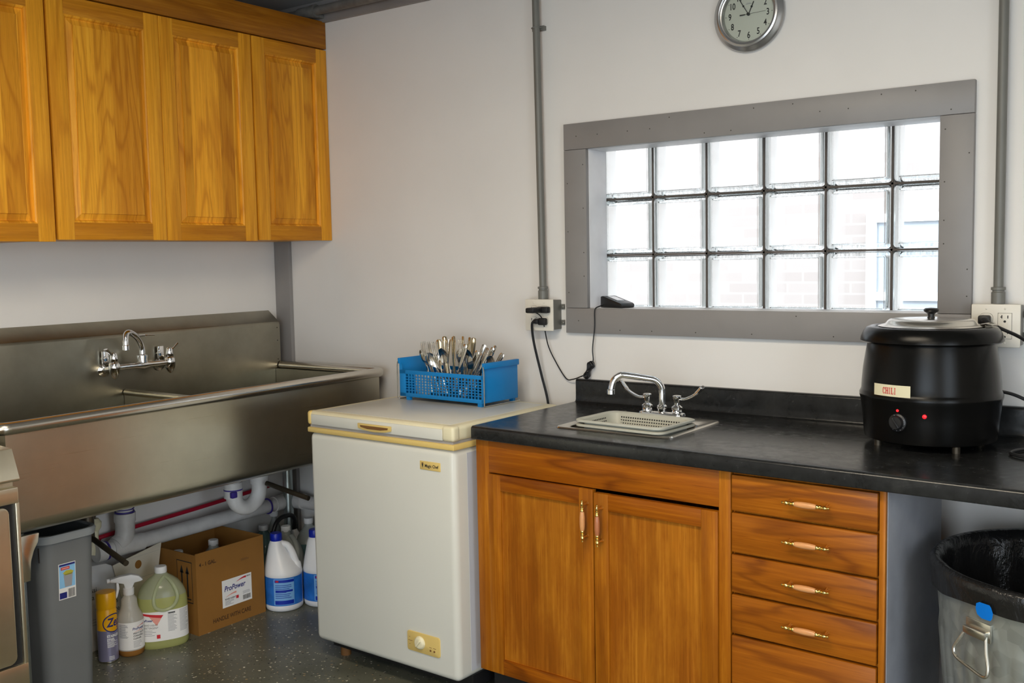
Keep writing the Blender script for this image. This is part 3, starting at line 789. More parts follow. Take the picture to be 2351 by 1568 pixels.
b = MB().tube([(XB-.05, ym+.012, ZB+.105), (XB-.02, ym+.03, ZB+.108), (XB-.005, ym+.06, ZB+.106)], [.003, .0055, .002], 10, sq=(1.4, .6)); b.cyl((.0745, ym+.02, ZB+.104), (XB-.02, ym+.03, ZB+.107), .004, 10); obj('lever', b, 'chrome', t)

# ------------------------------------------------------------------ plumbing under the sink
t = thing('drain_pipe', 'white plastic drain pipe running along the wall under the steel sink', 'pipe', (.1, -.55, .34), world=True)
b = MB().cyl((.1, -.985, .376), (.1, -.125, .382), .0285, 24)
obj('pipe', b, 'pvc', t)
b = MB().tube(smooth([(.1, -.16, .382), (.1, -.10, .383), (.115, -.072, .384), (.15, -.066, .385), (.185, -.066, .385)], 5), .033, 20)
b.cyl((.15, -.066, .385), (.52, -.066, .385), .0285, 24); obj('elbow', b, 'pvc', t)
b = MB().use('pvc').cyl((.1, -.925, .377), (.1, -.800, .377), .0335, 24).tube(smooth([(.1, -.905, .385), (.1, -.878, .40), (.1, -.867, .43), (.1, -.865, .475)], 5), .0345, 20)
b.cyl((.1, -.99, .377), (.1, -.955, .377), .035, 24)
b.cyl((.1, -.865, .470), (.1, -.865, .640), .030, 24).cyl((.1, -.865, .468), (.1, -.865, .500), .0385, 24).cyl((.1, -.865, .520), (.1, -.865, .562), .0345, 24)
arm = MB().tube(smooth([(.1, -.865, .62), (.13, -.9, .65), (.25, -1.08, .650), (.36, -1.185, .650)], 5), .022, 16)
b.use('purple').cyl((.1, -.865, .501), (.1, -.865, .506), .0352, 24).cyl((.1, -.865, .513), (.1, -.865, .516), .0345, 24).cyl((.1, -.952, .377), (.1, -.946, .377), .0352, 24).cyl((.1, -.196, .3815), (.1, -.191, .3815), .034, 24)
obj('tee', b, None, t); obj('trap_arm', arm, 'pvc', t)
b = MB().use('pvc'); TX = .352
path = [(TX, -.567, .655), (TX, -.567, .56)]+[(TX, -.504-.063*math.cos(a), .540-.063*math.sin(a)) for a in [k*PI/10 for k in range(11)]]+[(TX, -.441, .56), (TX, -.441, .655)]
b.tube(path, .0295, 20).cyl((TX, -.567, .527), (TX, -.567, .585), .0345, 24).cyl((TX, -.441, .560), (TX, -.441, .590), .037, 24).cyl((TX, -.441, .585), (TX, -.441, .65), .033, 24)
b.use('purple').cyl((TX, -.567, .556), (TX, -.567, .561), .0352, 24).box(TX+.020, TX+.0365, -.600, -.575, .532, .556, .004)
obj('trap', b, None, t)
b = MB().tube(smooth([(.03, -.925, .405), (.03, -.9, .412), (.03, -.5, .428), (.03, -.2, .443), (.03, -.1, .448)], 4), .0082, 12)
b2 = b; single_ = tag(obj('water_line', b2, 'pex'), 'red flexible water line along the wall under the steel sink', 'water line')
t = thing('supply_valve', 'cream coloured supply valve under the sink beside the grey bin', 'valve', (.1, -.99, .36), world=True)
b = MB().use('cream').lathe([(.012, 0), (.020, .012), (.022, .03), (.012, .045)], (.085, -.975, .455), 16).tube(smooth([(.085, -.975, .46), (.085, -.98, .43), (.085, -.99, .40), (.085, -1.0, .372)], 4), [.012]*4+[.014]*4+[.018]*5, 14)
obj('valve_body', b, None, t)
b = MB().use('rod').lathe([(.004, 0), (.004, .018)], (.085, -.975, .498), 10).box(.078, .092, -.99, -.96, .5155, .5195, .001)
obj('handle', b, None, t)

# ------------------------------------------------------------------ chest freezer
FR = thing('chest_freezer', 'white chest freezer with yellowed trim between sink and wooden cabinet', 'freezer', (1.2, -.375, F), math.radians(-1.7))
fw, fd0, fd1 = .327, -.279, .275          # half width, front y, back y (local)
zb = lambda z: z-F
b = MB().box(-fw, fw, fd0, fd1, zb(.108), zb(.836), .022, 4); obj('body', b, 'frz', FR)
b = MB().box(-fw+.012, fw-.003, fd0+.07, fd1-.005, zb(.068), zb(.112)); obj('base', b, 'black', FR)
b = MB()
b.use('yellow').box(-fw-.003, fw+.003, fd0-.003, fd1, zb(.835), zb(.853), .004)
obj('trim_band', b, None, FR)
obj('gasket', MB().box(-fw+.006, fw-.006, fd0+.004, fd1-.003, zb(.8525), zb(.862)), 'gasket', FR)
b = MB().use('cream').box(-fw-.001, fw+.001, fd0-.001, fd1, zb(.861), zb(.908), .013, 4)
b.use('frz').box(-fw+.035, fw-.035, fd0+.028, fd1-.03, zb(.90), zb(.9088), .0008)
b.box(-fw+.017, fw-.043, fd0-.0035, fd0+.02, zb(.8625), zb(.898), .003)
lid = obj('lid', b, None, FR)
for s in (-1, 1):
    c = MB().use('yellow' if s < 0 else 'cream').box(min(s*(fw-.045 if s > 0 else fw-.018), s*(fw+.003)), max(s*(fw-.045 if s > 0 else fw-.018), s*(fw+.003)), fd0-.0045, fd0+.03, zb(.861), zb(.9085), .010, 4)
    obj('corner_cap', c, None, lid)
hx = 1.197-1.2
pts = [(-.075, .888), (.075, .888), (.074, .872), (.05, .8665), (.0, .8635), (-.05, .8665), (-.074, .872)]
b = MB().use('yellow').prism(pts, lambda u, v, d: (hx+u, fd0-.0035-d, zb(v)), 0, .006, .0018)
h = obj('lid_handle', b, None, lid, label='yellowed handle recess')
b = MB().use('ink_brown').prism([(-.062, .8825), (.064, .8825), (.062, .8765), (.03, .8720), (-.03, .8720), (-.06, .8765)], lambda u, v, d: (hx+u, fd0-.0096-d, zb(v)), 0, .0006)
obj('recess', b, None, h)
BX = 1.430-1.2
b = MB().box(BX-.042, BX+.042, fd0-.0025, fd0+.004, zb(.765), zb(.792), .001); bd = obj('badge', b, 'yellow', FR, label='gold nameplate with dark lettering')
b = MB(); fn = face_y(BX, fd0-.003, zb(.779))
put(b, glyphs('Magic Chef', .0135, 'CENTER', .92, bold=.0003), lambda u, v: fn(u+.007, v-.005), 'ink')
polyg(b, [(-.034, .004), (-.026, .004), (-.0285, -.004), (-.030, -.009), (-.0315, -.004)], lambda u, v: fn(u, v), 'ink')
polyg(b, [(-.0335, .0045), (-.0345, .0075), (-.031, .0085), (-.0285, .0085), (-.0255, .0075), (-.0265, .0045)], lambda u, v: fn(u, v), 'ink_brown')
obj('lettering', b, None, bd)
CX = 1.384-1.2
b = MB().prism(rrect(.138, .064, .008, 4), lambda u, v, d: (CX+u, fd0+d, zb(.206)+v), -.004, .006, .0012); cp = obj('control_panel', b, 'yellow', FR, label='yellowed thermostat panel')
RX = lambda x, z: Matrix.Translation((x, fd0-.004, z)) @ Matrix.Rotation(PI/2, 4, 'X')
b = MB().use('cream').lathe([(.0215, 0), (.0205, .004), (.016, .009), (.014, .0095), (.001, .0095)], (0,0,0), 32, mtx=RX(CX-.014, zb(.207)))
b.box(-.0035, .0035, -.018, -.012, -.013, .013, .0015, 2, Matrix.Translation((CX-.014, fd0, zb(.207))) @ Matrix.Rotation(math.radians(40), 4, 'Y')); obj('thermostat_knob', b, None, cp)
b = MB().use('ink_brown')
for k in (0, 1): b.lathe([(.0033, 0), (.0033, .0015), (.001, .002)], (0,0,0), 12, mtx=RX(CX+.031+.016*k, zb(.191)))
f2 = face_y(CX, fd0-.0044, zb(.206))
for (u0, u1, v) in ((-.064, -.046, .0), (-.060, -.056, .012), (-.060, -.056, -.012), (.026, .036, -.006), (.042, .054, -.006)): rect(b, u0, u1, v, v+.0014, f2, 'ink_brown')
obj('markings', b, None, cp)
for (x, y) in ((-.28, -.185), (.28, -.185), (-.28, .22), (.28, .22)):
    obj('foot', MB().cyl((x, y, 0), (x, y, .035), .018, 16), 'ink_brown', FR)
b = MB().box(fw-.002, fw+.0005, fd0+.06, fd1-.03, zb(.13), zb(.82)); obj('side_panel', b, 'frzside', FR)

# ------------------------------------------------------------------ cutlery basket and cutlery
BK = thing('cutlery_basket', 'blue plastic cutlery basket with gridded front on the freezer lid', 'basket', (1.163, -.200, .909), math.radians(-3))
bw, bdp, hF, hE = .198, .093, .108, .150
b = MB().use('blue')
b.box(-bw, bw, -bdp, bdp, .012, .016)
for s in (-1, 1):
    b.box(s*bw-.0025, s*bw+.0025, -bdp, bdp, .014, hE, .001)
    b.box(s*bw-.004+(.006*s), s*bw+.004+(.006*s), -bdp-.001, bdp+.001, hE-.020, hE, .002)
for y in (-bdp, bdp):
    b.box(-bw, bw, y-.002, y+.002, hF-.014, hF, .001); b.box(-bw, bw, y-.002, y+.002, .012, .026, .001)
    b.box(-bw, -bw+.030, y-.002, y+.002, .014, hF, .0008); b.box(bw-.006, bw, y-.002, y+.002, .014, hF, .0008)
    n = 24; x0 = -bw+.030; x1 = bw-.006
    for i in range(1, n):
        x = x0+(x1-x0)*i/n; wv = .0022
        b.box(x-wv, x+wv, y-.0014, y+.0014, .026, hF-.014)
    for k in range(1, 7):
        z = .026+(hF-.040)*k/7; b.box(x0, x1, y-.0014, y+.0014, z-.0015, z+.0015)
b.prism([(-bdp, hF), (-bdp+.004, hF), (-bdp+.0001, hE-.02)], lambda u, v, d: (d, u, v), -bw, -bw+.012)
for x in (-bw+.03, bw-.025):
    for y in (-bdp+.004, bdp-.012): b.box(x, x+.018, y-.004, y+.008, .0, .014)
obj('basket', b, None, BK)
for s in (-1, 1):
    x = s*(bw+.009)
    obj('wire_handle', MB().tube([(x-.003*s, -bdp-.004, hE-.012), (x, -bdp-.004, hE-.03), (x, -bdp-.004, .006), (x-.004*s, -bdp, .0025), (x-.004*s, bdp, .0025), (x, bdp+.003, .004)], .0021, 8), 'wire', BK)
bm_ = Matrix.Translation((1.163, -.200, .909)) @ Matrix.Rotation(math.radians(-3), 4, 'Z')
cup = MB().lathe([(.030, 0), (.038, .072), (.036, .072), (.029, .002), (.001, .002)], (0,0,0), 24)
single('utensil_cup', cup, 'white_plastic', 'white plastic cup inside the left end of the blue basket', 'cup', tuple(bm_ @ Vector((-.125, -.042, .0165))))

def strip(stations, th=.0018):
    """stations (z, half width, y offset); flat bar with the outline of a piece of cutlery"""
    rr = []
    for z, hw, y in stations:
        rr.append([(hw*c, y+th*.5*s_*1.0, z) for c, s_ in ((-1, 0), (-.8, 1), (0, 1.25), (.8, 1), (1, 0), (.8, -1), (0, -1.1), (-.8, -1))])
    return rr
HAND = [(.000, .004, 0), (.002, .0075, .0), (.012, .0098, .001), (.03, .0085, .002), (.06, .0058, .003), (.09, .0040, .0025), (.115, .0032, .0), ]
def fork_parts(mat):
    a = MB().rings(strip(HAND+[(.128, .0045, -.002), (.136, .0100, -.003), (.150, .0122, -.001)]))
    for k in range(4):
        x = -.0100+k*.00667
        a.tube([(x, -.001, .148), (x, .001, .165), (x*1.02, .005, .186), (x*1.02, .0075, .196)], [.0016, .0015, .0013, .0007], 6)
    return a, mat
def spoon_parts(mat):
    a = MB().rings(strip(HAND+[(.126, .0035, -.002)]))
    n = 10; R = []
    for i in range(n+1):
        s = i/n; z = .122+.062*s; hw = .0005+.0185*math.sin(PI*min(1, s*.96+.03))**.62
        dep = .009*math.sin(PI*s)
        R.append([(hw*u, -.002+dep*(u*u-1)*.9+.003*s, z) for u in [-1+2*j/8 for j in range(9)]])
    R2 = [[(x, y-.0012, z) for x, y, z in r][::-1] for r in R]
    a.rings([r+q for r, q in zip(R, R2)], True, True)
    return a, mat
def knife_parts(mat):
    a = MB().rings([[(hw*c, t_*s_, z) for c, s_ in ((-1, 0), (-.7, .7), (0, 1), (.7, .7), (1, 0), (.7, -.7), (0, -1), (-.7, -.7))] for z, hw, t_ in ((.0, .003, .002), (.003, .0085, .0042), (.02, .0095, .0046), (.06, .0075, .0040), (.090, .0062, .0038), (.096, .0040, .0028), (.100, .0068, .0014), (.16, .0085, .0009), (.195, .0065, .0006), (.205, .002, .0004))])
    return a, mat
PROTO = {}
for kind, fnp in (('fork', fork_parts), ('spoon', spoon_parts), ('table_knife', knife_parts)):
    for mat in ('cutlery', 'cutgold'):
        mb, m_ = fnp(mat); me = bpy.data.meshes.new(kind); mb.bm.to_mesh(me); mb.bm.free(); me.materials.append(M[mat])
        for p in me.polygons: p.use_smooth = True
        me.set_sharp_from_angle(angle=math.radians(40)); PROTO[kind, mat] = me
LEN = {'fork': .197, 'spoon': .185, 'table_knife': .205}
def piece(kind, mat, x, y, lean_x, lean_y, spin, up, label, group, z0=.018):
    """x,y: where it touches the basket bottom (basket frame); leans towards +x/+y by the angles (degrees)"""
    o = bpy.data.objects.new(kind, PROTO[kind, mat]); COL.objects.link(o)
    m = Matrix.Rotation(math.radians(lean_x), 4, 'Y') @ Matrix.Rotation(math.radians(-lean_y), 4, 'X') @ Matrix.Rotation(math.radians(spin), 4, 'Z')
    if not up: m = m @ Matrix.Translation((0, 0, LEN[kind])) @ Matrix.Rotation(PI, 4, 'X')
    o.matrix_world = bm_ @ Matrix.Translation((x, y, z0)) @ m
    return tag(o, label, kind.replace('table_', ''), group)
rd = random.Random(11)
G1 = 'steel forks standing tines up in the blue basket'
for i in range(9):
    piece('fork', 'cutlery', -.075+.009*i+rd.uniform(-.006, .006), -.055+.022*(i % 4)+rd.uniform(-.006, .006), -16+rd.uniform(-9, 6)+i*1.6, rd.uniform(-10, 6), rd.uniform(-35, 35), True, 'steel fork standing tines up at the left of the cutlery heap in blue basket', G1)
G2 = 'worn golden handles sticking up from the blue basket'
for i in range(10):
    piece('table_knife' if i % 3 else 'fork', 'cutgold', -.060+.011*i+rd.uniform(-.005, .005), -.02+.025*(i % 3)+rd.uniform(-.006, .006), -10+i*2.2+rd.uniform(-5, 5), rd.uniform(-4, 8), rd.uniform(-40, 40), False, 'worn knife standing handle up in the middle of the blue cutlery basket' if i % 3 else 'worn fork standing handle up in the middle of the blue cutlery basket', G2, .022)
G3 = 'steel handles leaning right in the blue basket'
for i in range(9):
    kd = ('table_knife', 'spoon', 'fork')[i % 3]
    piece(kd, 'cutlery', .030+.008*i+rd.uniform(-.005, .005), -.05+.024*(i % 4)+rd.uniform(-.006, .006), 20+i*1.8+rd.uniform(-4, 6), rd.uniform(-6, 6), rd.uniform(-40, 40), False, 'steel %s leaning to the right, handle up, in the blue cutlery basket' % kd.replace('table_', ''), G3, .020)
G4 = 'spoons with bowls up at the front of the blue basket'
for i in range(8):
    piece('spoon', 'cutlery', -.062+.021*i+rd.uniform(-.006, .006), .012+rd.uniform(-.02, .02), (-14, 10, 22, -20, 30, 16, 38, 34)[i], -22+rd.uniform(-5, 9), rd.uniform(-30, 30)+(180 if i % 2 else 0), True, 'steel spoon with its bowl up behind the gridded front of blue basket', G4, .020+.004*(i % 3))

# ------------------------------------------------------------------ base cabinets
RB = -.045
def base_root(name, label): return thing(name, label, 'cabinet', (1.553, -.598, F), RB)
H0, HT = .146-F, .8665-F
t = base_root('base_cabinet', 'wooden base cabinet with two doors under the small bar sink')
b = MB().use('baseV'); CW = .846
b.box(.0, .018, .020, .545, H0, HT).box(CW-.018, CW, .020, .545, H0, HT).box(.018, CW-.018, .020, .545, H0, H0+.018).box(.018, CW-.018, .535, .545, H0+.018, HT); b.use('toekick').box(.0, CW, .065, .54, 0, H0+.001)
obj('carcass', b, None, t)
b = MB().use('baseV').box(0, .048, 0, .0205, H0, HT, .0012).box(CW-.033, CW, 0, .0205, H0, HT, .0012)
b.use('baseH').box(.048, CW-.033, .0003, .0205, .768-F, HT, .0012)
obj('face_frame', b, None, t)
def pull(parent, x, y, z, vertical, grip):
    """brass and turned wood bar pull, centre at x,z on the face y"""
    prof = [(.0012, -.060), (.0034, -.0585), (.0034, -.056), (.0018, -.0545), (.0030, -.052), (.0052, -.049), (.0052, -.045), (.0032, -.0415), (.0058, -.039), (.0058, -.036), (.0036, -.0345), (.0050, -.0325), (.0058, -.029), (.0052, -.027)]
    gr = [(.0052, -.027), (.0066, -.022), (.0076, -.010), (.0078, 0), (.0076, .010), (.0066, .022), (.0052, .027)]
    mt = Matrix.Translation((x, y-.024, z)) if vertical else Matrix.Translation((x, y-.024, z)) @ Matrix.Rotation(PI/2, 4, 'Y')
    b = MB().use('brass').lathe(prof, seg=16, mtx=mt).lathe([(r, -zz) for r, zz in prof][::-1], seg=16, mtx=mt)
    b.use(grip).lathe(gr, seg=16, mtx=mt)
    b.use('brass')
    for s in (-1, 1):
        p = Vector((x, y, z+s*.046)) if vertical else Vector((x+s*.046, y, z))
        b.tube([p+Vector((0, .0005, 0)), p+Vector((0, -.004, 0)), p+Vector((0, -.012, 0)), p+Vector((0, -.022, 0))], [.0065, .0045, .0028, .0035], 12)
    return obj('handle', b, None, parent)
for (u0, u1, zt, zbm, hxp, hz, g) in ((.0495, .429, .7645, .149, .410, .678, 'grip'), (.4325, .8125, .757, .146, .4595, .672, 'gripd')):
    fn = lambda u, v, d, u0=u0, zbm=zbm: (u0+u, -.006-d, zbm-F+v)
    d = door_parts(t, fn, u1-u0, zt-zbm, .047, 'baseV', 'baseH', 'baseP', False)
    pull(d, hxp, -.006, hz-F, True, g)
t = base_root('drawer_cabinet', 'wooden five drawer unit with brass handled drawers and grey side panel')
D0, D1 = .8485, 1.236
b = MB().use('baseV').box(D0, D1-.0065, .012, .43, H0, HT-.0005); b.use('toekick').box(D0, D1-.01, .065, .42, 0, H0+.001)
b.use('baseV').box(D1-.016, D1-.002, -.001, .0125, H0, HT-.0005, .001)
obj('carcass', b, None, t)
obj('side_panel', MB().box(D1-.006, D1, .0125, .435, .02, HT-.0005, .001), 'side', t, label='scuffed grey painted end panel')
zs = [.8615, .764, .657, .553, .446, .15]
for i in range(5):
    z1, z0 = zs[i]-.0035, zs[i+1]+.0035
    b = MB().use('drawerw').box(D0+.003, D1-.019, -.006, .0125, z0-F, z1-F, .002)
    d = obj('drawer', b, None, t)
    if i < 4: pull(d, (D0+D1)/2+.012, -.006, (.812, .714, .609, .503)[i]-F, False, 'grip')

# ------------------------------------------------------------------ countertop
CT, CB = .908, .868
t = thing('countertop', 'black slate look laminate countertop with raised backsplash', 'countertop', (2.6, -.3, CB), world=True)
def yfront(x): return -.619-.0505*(x-1.552)
XE = 4.0; HX0, HX1, HY0, HY1 = 1.812, 2.150, -.500, -.268
b = MB()
def slab(p): b.prism(p, lambda u, v, d: (u, v, d), CB, CT)
slab([(1.547, -.001), (1.551, -.560), (HX0, -.560), (HX0, -.001)])
slab([(HX1, -.001), (HX1, -.560), (XE, -.560), (XE, -.001)])
slab([(HX0, HY0), (HX0, -.560), (HX1, -.560), (HX1, HY0)])
slab([(HX0, -.001), (HX0, HY1), (HX1, HY1), (HX1, -.001)])
fr = []
for x in (1.551, XE):
    yf_ = yfront(x)
    pr = [(-.560, CB), (-.560, CT)]+[(yf_+.010+.010*math.cos(a), CT-.010+.010*math.sin(a)) for a in [PI/2+k*PI/2/5 for k in range(6)]]+[(yf_+.004+.004*math.cos(a), CB+.004+.004*math.sin(a)) for a in [PI+k*PI/2/3 for k in range(4)]]
    fr.append([(x, y, z) for y, z in pr])
b.rings(fr)
obj('worktop', b, 'counter', t, ang=30)
pr = [(-.0008, CT-.001), (-.0008, .987)]+[(-.010+.009*math.cos(a), .978+.009*math.sin(a)) for a in [PI/2+k*PI/2/5 for k in range(6)]][0:]+[(-.019, .935), (-.0195, .916), (-.022, .910), (-.028, CT+.0003), (-.028, CT-.001)]
b = MB().prism(pr, lambda u, v, d: (d, u, v), 1.547, XE); obj('backsplash', b, 'counter', t, ang=30)

# bar sink
t = thing('bar_sink', 'small square stainless bar sink set into the black countertop', 'sink', (1.98, -.34, CT-.16), world=True)
def rr3(cx, cy, w_, d_, r, z): return [(x, y, z) for x, y in rrect(w_, d_, r, 6, cx, cy)]
SX, SYc = 1.977, -.349
b = MB().rings([rr3(SX, SYc, .384, .342, .022, CT+.0004), rr3(SX, SYc, .378, .336, .022, CT+.004), rr3(SX, SYc, .366, .324, .020, CT+.0045),
    rr3(1.981, -.384, .342, .240, .03, CT+.003), rr3(1.981, -.384, .330, .226, .03, CT+.001), rr3(1.981, -.384, .320, .216, .03, CT-.02), rr3(1.981, -.384, .290, .19, .04, CT-.145), rr3(1.981, -.384, .26, .16, .04, CT-.152)], False, True)
obj('basin', b, 'steelrim', t)
# nested tubs
def tub(z, rot, dx, dy, label, name, holes):
    t = thing(name, label, 'dish tub', (2.003+dx, -.403+dy, z), math.radians(rot), 'grey tubs in the bar sink')
    W_, D_ = .305, .210
    def R(i, zz, r=.03): return [(x, y, zz) for x, y in rrect(W_-2*i, D_-2*i, r, 6)]
    b = MB().rings([R(.006, .0665), R(0, .067), R(0, .072), R(.004, .074), R(.010, .073), R(.014, .070), R(.030, .003), R(.036, .0, .03)], False, True)
    b.rings([R(.006, .0665), R(.012, .064), R(.016, .064), R(.0325, .0), R(.036, -.002, .03)], False, True)
    o = obj('tub', b, 'tub', t)
    if holes:
        h = MB().use('ink')
        for k in range(5):
            zz = .058-.009*k; yb = D_/2-.014-.016*(.070-zz)/.067
            for i in range(26):
                x = -.105+.0084*i
                h.box(x-.0022, x+.0022, yb-.0012, yb-.0004, zz-.0024, zz+.0024)
        obj('drain_holes', h, None, t); h = MB().use('ink')
        for k in range(5):
            zz = .058-.009*k; xb = -W_/2+.014+.016*(.070-zz)/.067
            for i in range(12):
                y = -.05+.0084*i; h.box(xb+.0004, xb+.0012, y-.0022, y+.0022, zz-.0024, zz+.0024)
        obj('drain_holes', h, None, t)
    return t
tub(.848, -4.0, -.008, .001, 'lower of two nested grey plastic tubs sitting in the bar sink', 'dish_tub', False)
tub(.861, -4.0, -.008, .001, 'upper of two nested grey plastic tubs, perforated inside, in the bar sink', 'dish_tub', True)

# bar faucet
t = thing('bar_faucet', 'chrome gooseneck faucet with two wing handles behind the bar sink', 'faucet', (1.990, -.222, CT+.0045))
b = MB().rings([[(x, y, z) for x, y in rrect(w_, d_, r, 5)] for w_, d_, r, z in ((.150, .050, .018, 0), (.150, .050, .018, .012), (.146, .046, .016, .017), (.136, .036, .014, .019))])
b.lathe([(.013, .018), (.013, .028), (.0155, .030), (.0155, .036), (.012, .040), (.010, .041)], (0,0,0), 24)
for x in (-.051, .051): b.lathe([(.016, .017), (.016, .024), (.014, .027), (.017, .030), (.017, .036), (.0085, .043), (.0085, .050)], (x, 0, 0), 24)
obj('body', b, 'chrome', t)
sp = smooth([(0, 0, .04), (0, 0, .082), (-.003, -.003, .100), (-.016, -.014, .117), (-.038, -.033, .124), (-.086, -.074, .135), (-.100, -.085, .134), (-.113, -.095, .122), (-.119, -.100, .102), (-.121, -.102, .088)], 6)
b = MB().tube(sp, .0102, 18).lathe([(.0122, -.010), (.0122, .003), (.0102, .005)], tuple(sp[-1]), 18); obj('spout', b, 'chrome', t)
for s, e, zz in ((-1, (-.075, -.028), .046), (1, (.072, .02), .034)):
    b = MB().lathe([(.009, .050), (.0105, .058), (.0135, .066), (.0135, .070), (.011, .072), (.001, .072)], (s*.051, 0, 0), 20)
    b.tube(smooth([(s*.051, 0, .063), (s*.051+e[0]*.35, e[1]*.35, .062), (s*.051+e[0]*.75, e[1]*.75, .062+zz*.42), (s*.051+e[0], e[1], .062+zz), (s*.051+e[0]*1.04, e[1]*1.02, .062+zz*1.12)], 5), [.0065]*6+[.0075]*5+[.0105]*6+[.0115]*3+[.008], 14, sq=(1.3, .62))
    obj('handle', b, 'chrome', t)

# ------------------------------------------------------------------ soup kettle
KX, KY = 2.778, -.236
K = thing('soup_kettle', 'round black countertop soup kettle labelled CHILI at the window end', 'soup warmer', (KX, KY, CT))
z_ = lambda z: z-CT
b = MB().lathe([(.150, .016), (.1605, .020), (.1625, .030), (.1665, .075), (.1715, .118), (.1745, .128), (.1745, .135), (.1715, .141), (.1700, .145), (.1690, .165), (.1660, .200), (.1600, .240), (.1545, .270), (.150, .285)], (0,0,0), 72)
obj('body', b, 'kettle', K, ang=50)
for a in (-140, -50, 40, 130):
    x, y = .138*math.cos(math.radians(a)), .138*math.sin(math.radians(a)); obj('foot', MB().cyl((x, y, 0), (x, y, .018), .010, 14), 'rod', K)
b = MB().lathe([(.150, .268), (.168, .268), (.1735, .272), (.1725, .280), (.166, .296), (.158, .306), (.148, .309), (.138, .306), (.130, .304), (.128, .300), (.128, .27)], (0,0,0), 72, cap0=False, cap1=False)
obj('rim', b, 'kettle', K, ang=50)
b = MB().use('steelrim').lathe([(.1275, .306), (.130, .309), (.124, .311), (.112, .314), (.106, .322), (.100, .326), (.07, .328), (.02, .329), (.001, .329)], (0,0,0), 64, cap0=False)
lidk = obj('lid', b, None, K, ang=50, label='stainless steel lid')
b = MB().lathe([(.010, .328), (.008, .334), (.009, .340), (.017, .345), (.019, .350), (.015, .354), (.001, .3555)], (0,0,0), 24); obj('lid_knob', b, 'black', lidk)
b = MB().use('steelrim').tube([(.122, .02, .313), (.140, .012, .316), (.152, .005, .312)], [.010, .012, .006], 10, sq=(1.6, .3)); obj('ladle_notch', b, None, lidk)
af = math.atan2(-2.99-KY, 3.436-KX)                     # azimuth of the room side
a1 = math.radians(-109.5)
fn = wrap(.1730, a1, z_(1.0485))
b = MB(); rect(b, -.050, .054, -.001, .0285, fn, 'cream', 10)
lab = obj('name_label', b, None, K, label='cream label with red word CHILI')
# slab serif capitals, drawn as strokes (unit box)
SER = {'C': [[(.92,.62),(.92,.95),(.82,.95),(.80,.88),(.62,1.),(.38,1.),(.12,.84),(.06,.5),(.12,.16),(.38,0),(.66,0),(.94,.16),(.94,.30),(.84,.30),(.66,.12),(.46,.10),(.34,.24),(.30,.5),(.34,.76),(.46,.90),(.64,.88),(.80,.62)]],
 'H': [[(.02,0),(.42,0),(.42,.1),(.34,.1),(.34,.9),(.42,.9),(.42,1),(.02,1),(.02,.9),(.10,.9),(.10,.1),(.02,.1)], [(.58,0),(.98,0),(.98,.1),(.90,.1),(.90,.9),(.98,.9),(.98,1),(.58,1),(.58,.9),(.66,.9),(.66,.1),(.58,.1)], [(.34,.44),(.66,.44),(.66,.56),(.34,.56)]],
 'I': [[(.22,0),(.78,0),(.78,.1),(.64,.1),(.64,.9),(.78,.9),(.78,1),(.22,1),(.22,.9),(.36,.9),(.36,.1),(.22,.1)]],
 'L': [[(.08,0),(.94,0),(.94,.36),(.84,.36),(.80,.1),(.46,.1),(.46,.9),(.58,.9),(.58,1),(.08,1),(.08,.9),(.20,.9),(.20,.1),(.08,.1)]]}
b = MB(); fn2 = wrap(.1734, a1, z_(1.0535))
u = -.021
for ch, wd in zip('CHILI', (.0088, .0094, .0062, .0084, .0062)):
    for pl in SER[ch]: polyg(b, [(u+wd*x, .0165*y) for x, y in pl], fn2, 'ink_red')
    u += wd
obj('lettering', b, None, lab)
def on_body(a, z, out, r0): return Matrix.Translation((r0*math.cos(a), r0*math.sin(a), z_(z))) @ Matrix.Rotation(a, 4, 'Z') @ Matrix.Rotation(PI/2, 4, 'Y')
ad = math.radians(-102.5)
b = MB().use('black').lathe([(.0225, -.004), (.0225, .004), (.018, .006), (.0155, .014), (.001, .0145)], (0,0,0), 32, mtx=on_body(ad, .983, 0, .1675))
b.box(-.015, .015, -.003, .003, .012, .017, .001, 2, on_body(ad, .983, 0, .1675) @ Matrix.Rotation(.6, 4, 'Z'))
b.use('ink_grey')
for k in range(9):
    a = -.5+k*.5; b.box(.0188, .0208, -.0004, .0004, .0053, .0064, 0, 2, on_body(ad, .983, 0, .1675) @ Matrix.Rotation(a, 4, 'Z'))
obj('dial_knob', b, None, K)
b = MB().lathe([(.0035, -.002), (.0035, .002), (.001, .003)], (0,0,0), 14, mtx=on_body(ad, 1.0135, 0, .1692)); obj('indicator_light', b, 'red_led', K)
b = MB().lathe([(.0055, -.002), (.0055, .0015), (.0045, .004), (.001, .0055)], (0,0,0), 16, mtx=on_body(math.radians(-80.5), 1.003, 0, .1690)); obj('indicator_light', b, 'red_led', K)
t = thing('kettle_cord', 'black power cord of the soup kettle plugged into the right outlet', 'power cord', (2.875, -.08, 1.21), world=True)
obj('plug', MB().box(2.859, 2.889, -.084, -.0606, 1.213, 1.236, .005).tube([(2.874, -.07, 1.222), (2.880, -.092, 1.221), (2.890, -.10, 1.216)], [.010, .009, .006], 12), 'cord', t)
obj('cable', MB().tube(smooth([(2.884, -.094, 1.220), (2.93, -.14, 1.205), (3.00, -.21, 1.180), (3.12, -.29, 1.10), (3.26, -.32, .98), (3.30, -.33, .918), (3.22, -.35, .9135), (3.08, -.36, .9135), (2.985, -.31, .9135), (3.02, -.22, .9135), (3.14, -.20, .9135), (3.22, -.16, .93), (3.16, -.12, .945), (3.05, -.10, .985), (2.965, -.115, 1.03), (2.922, -.150, 1.045)], 8), .0045, 10), 'cord', t)

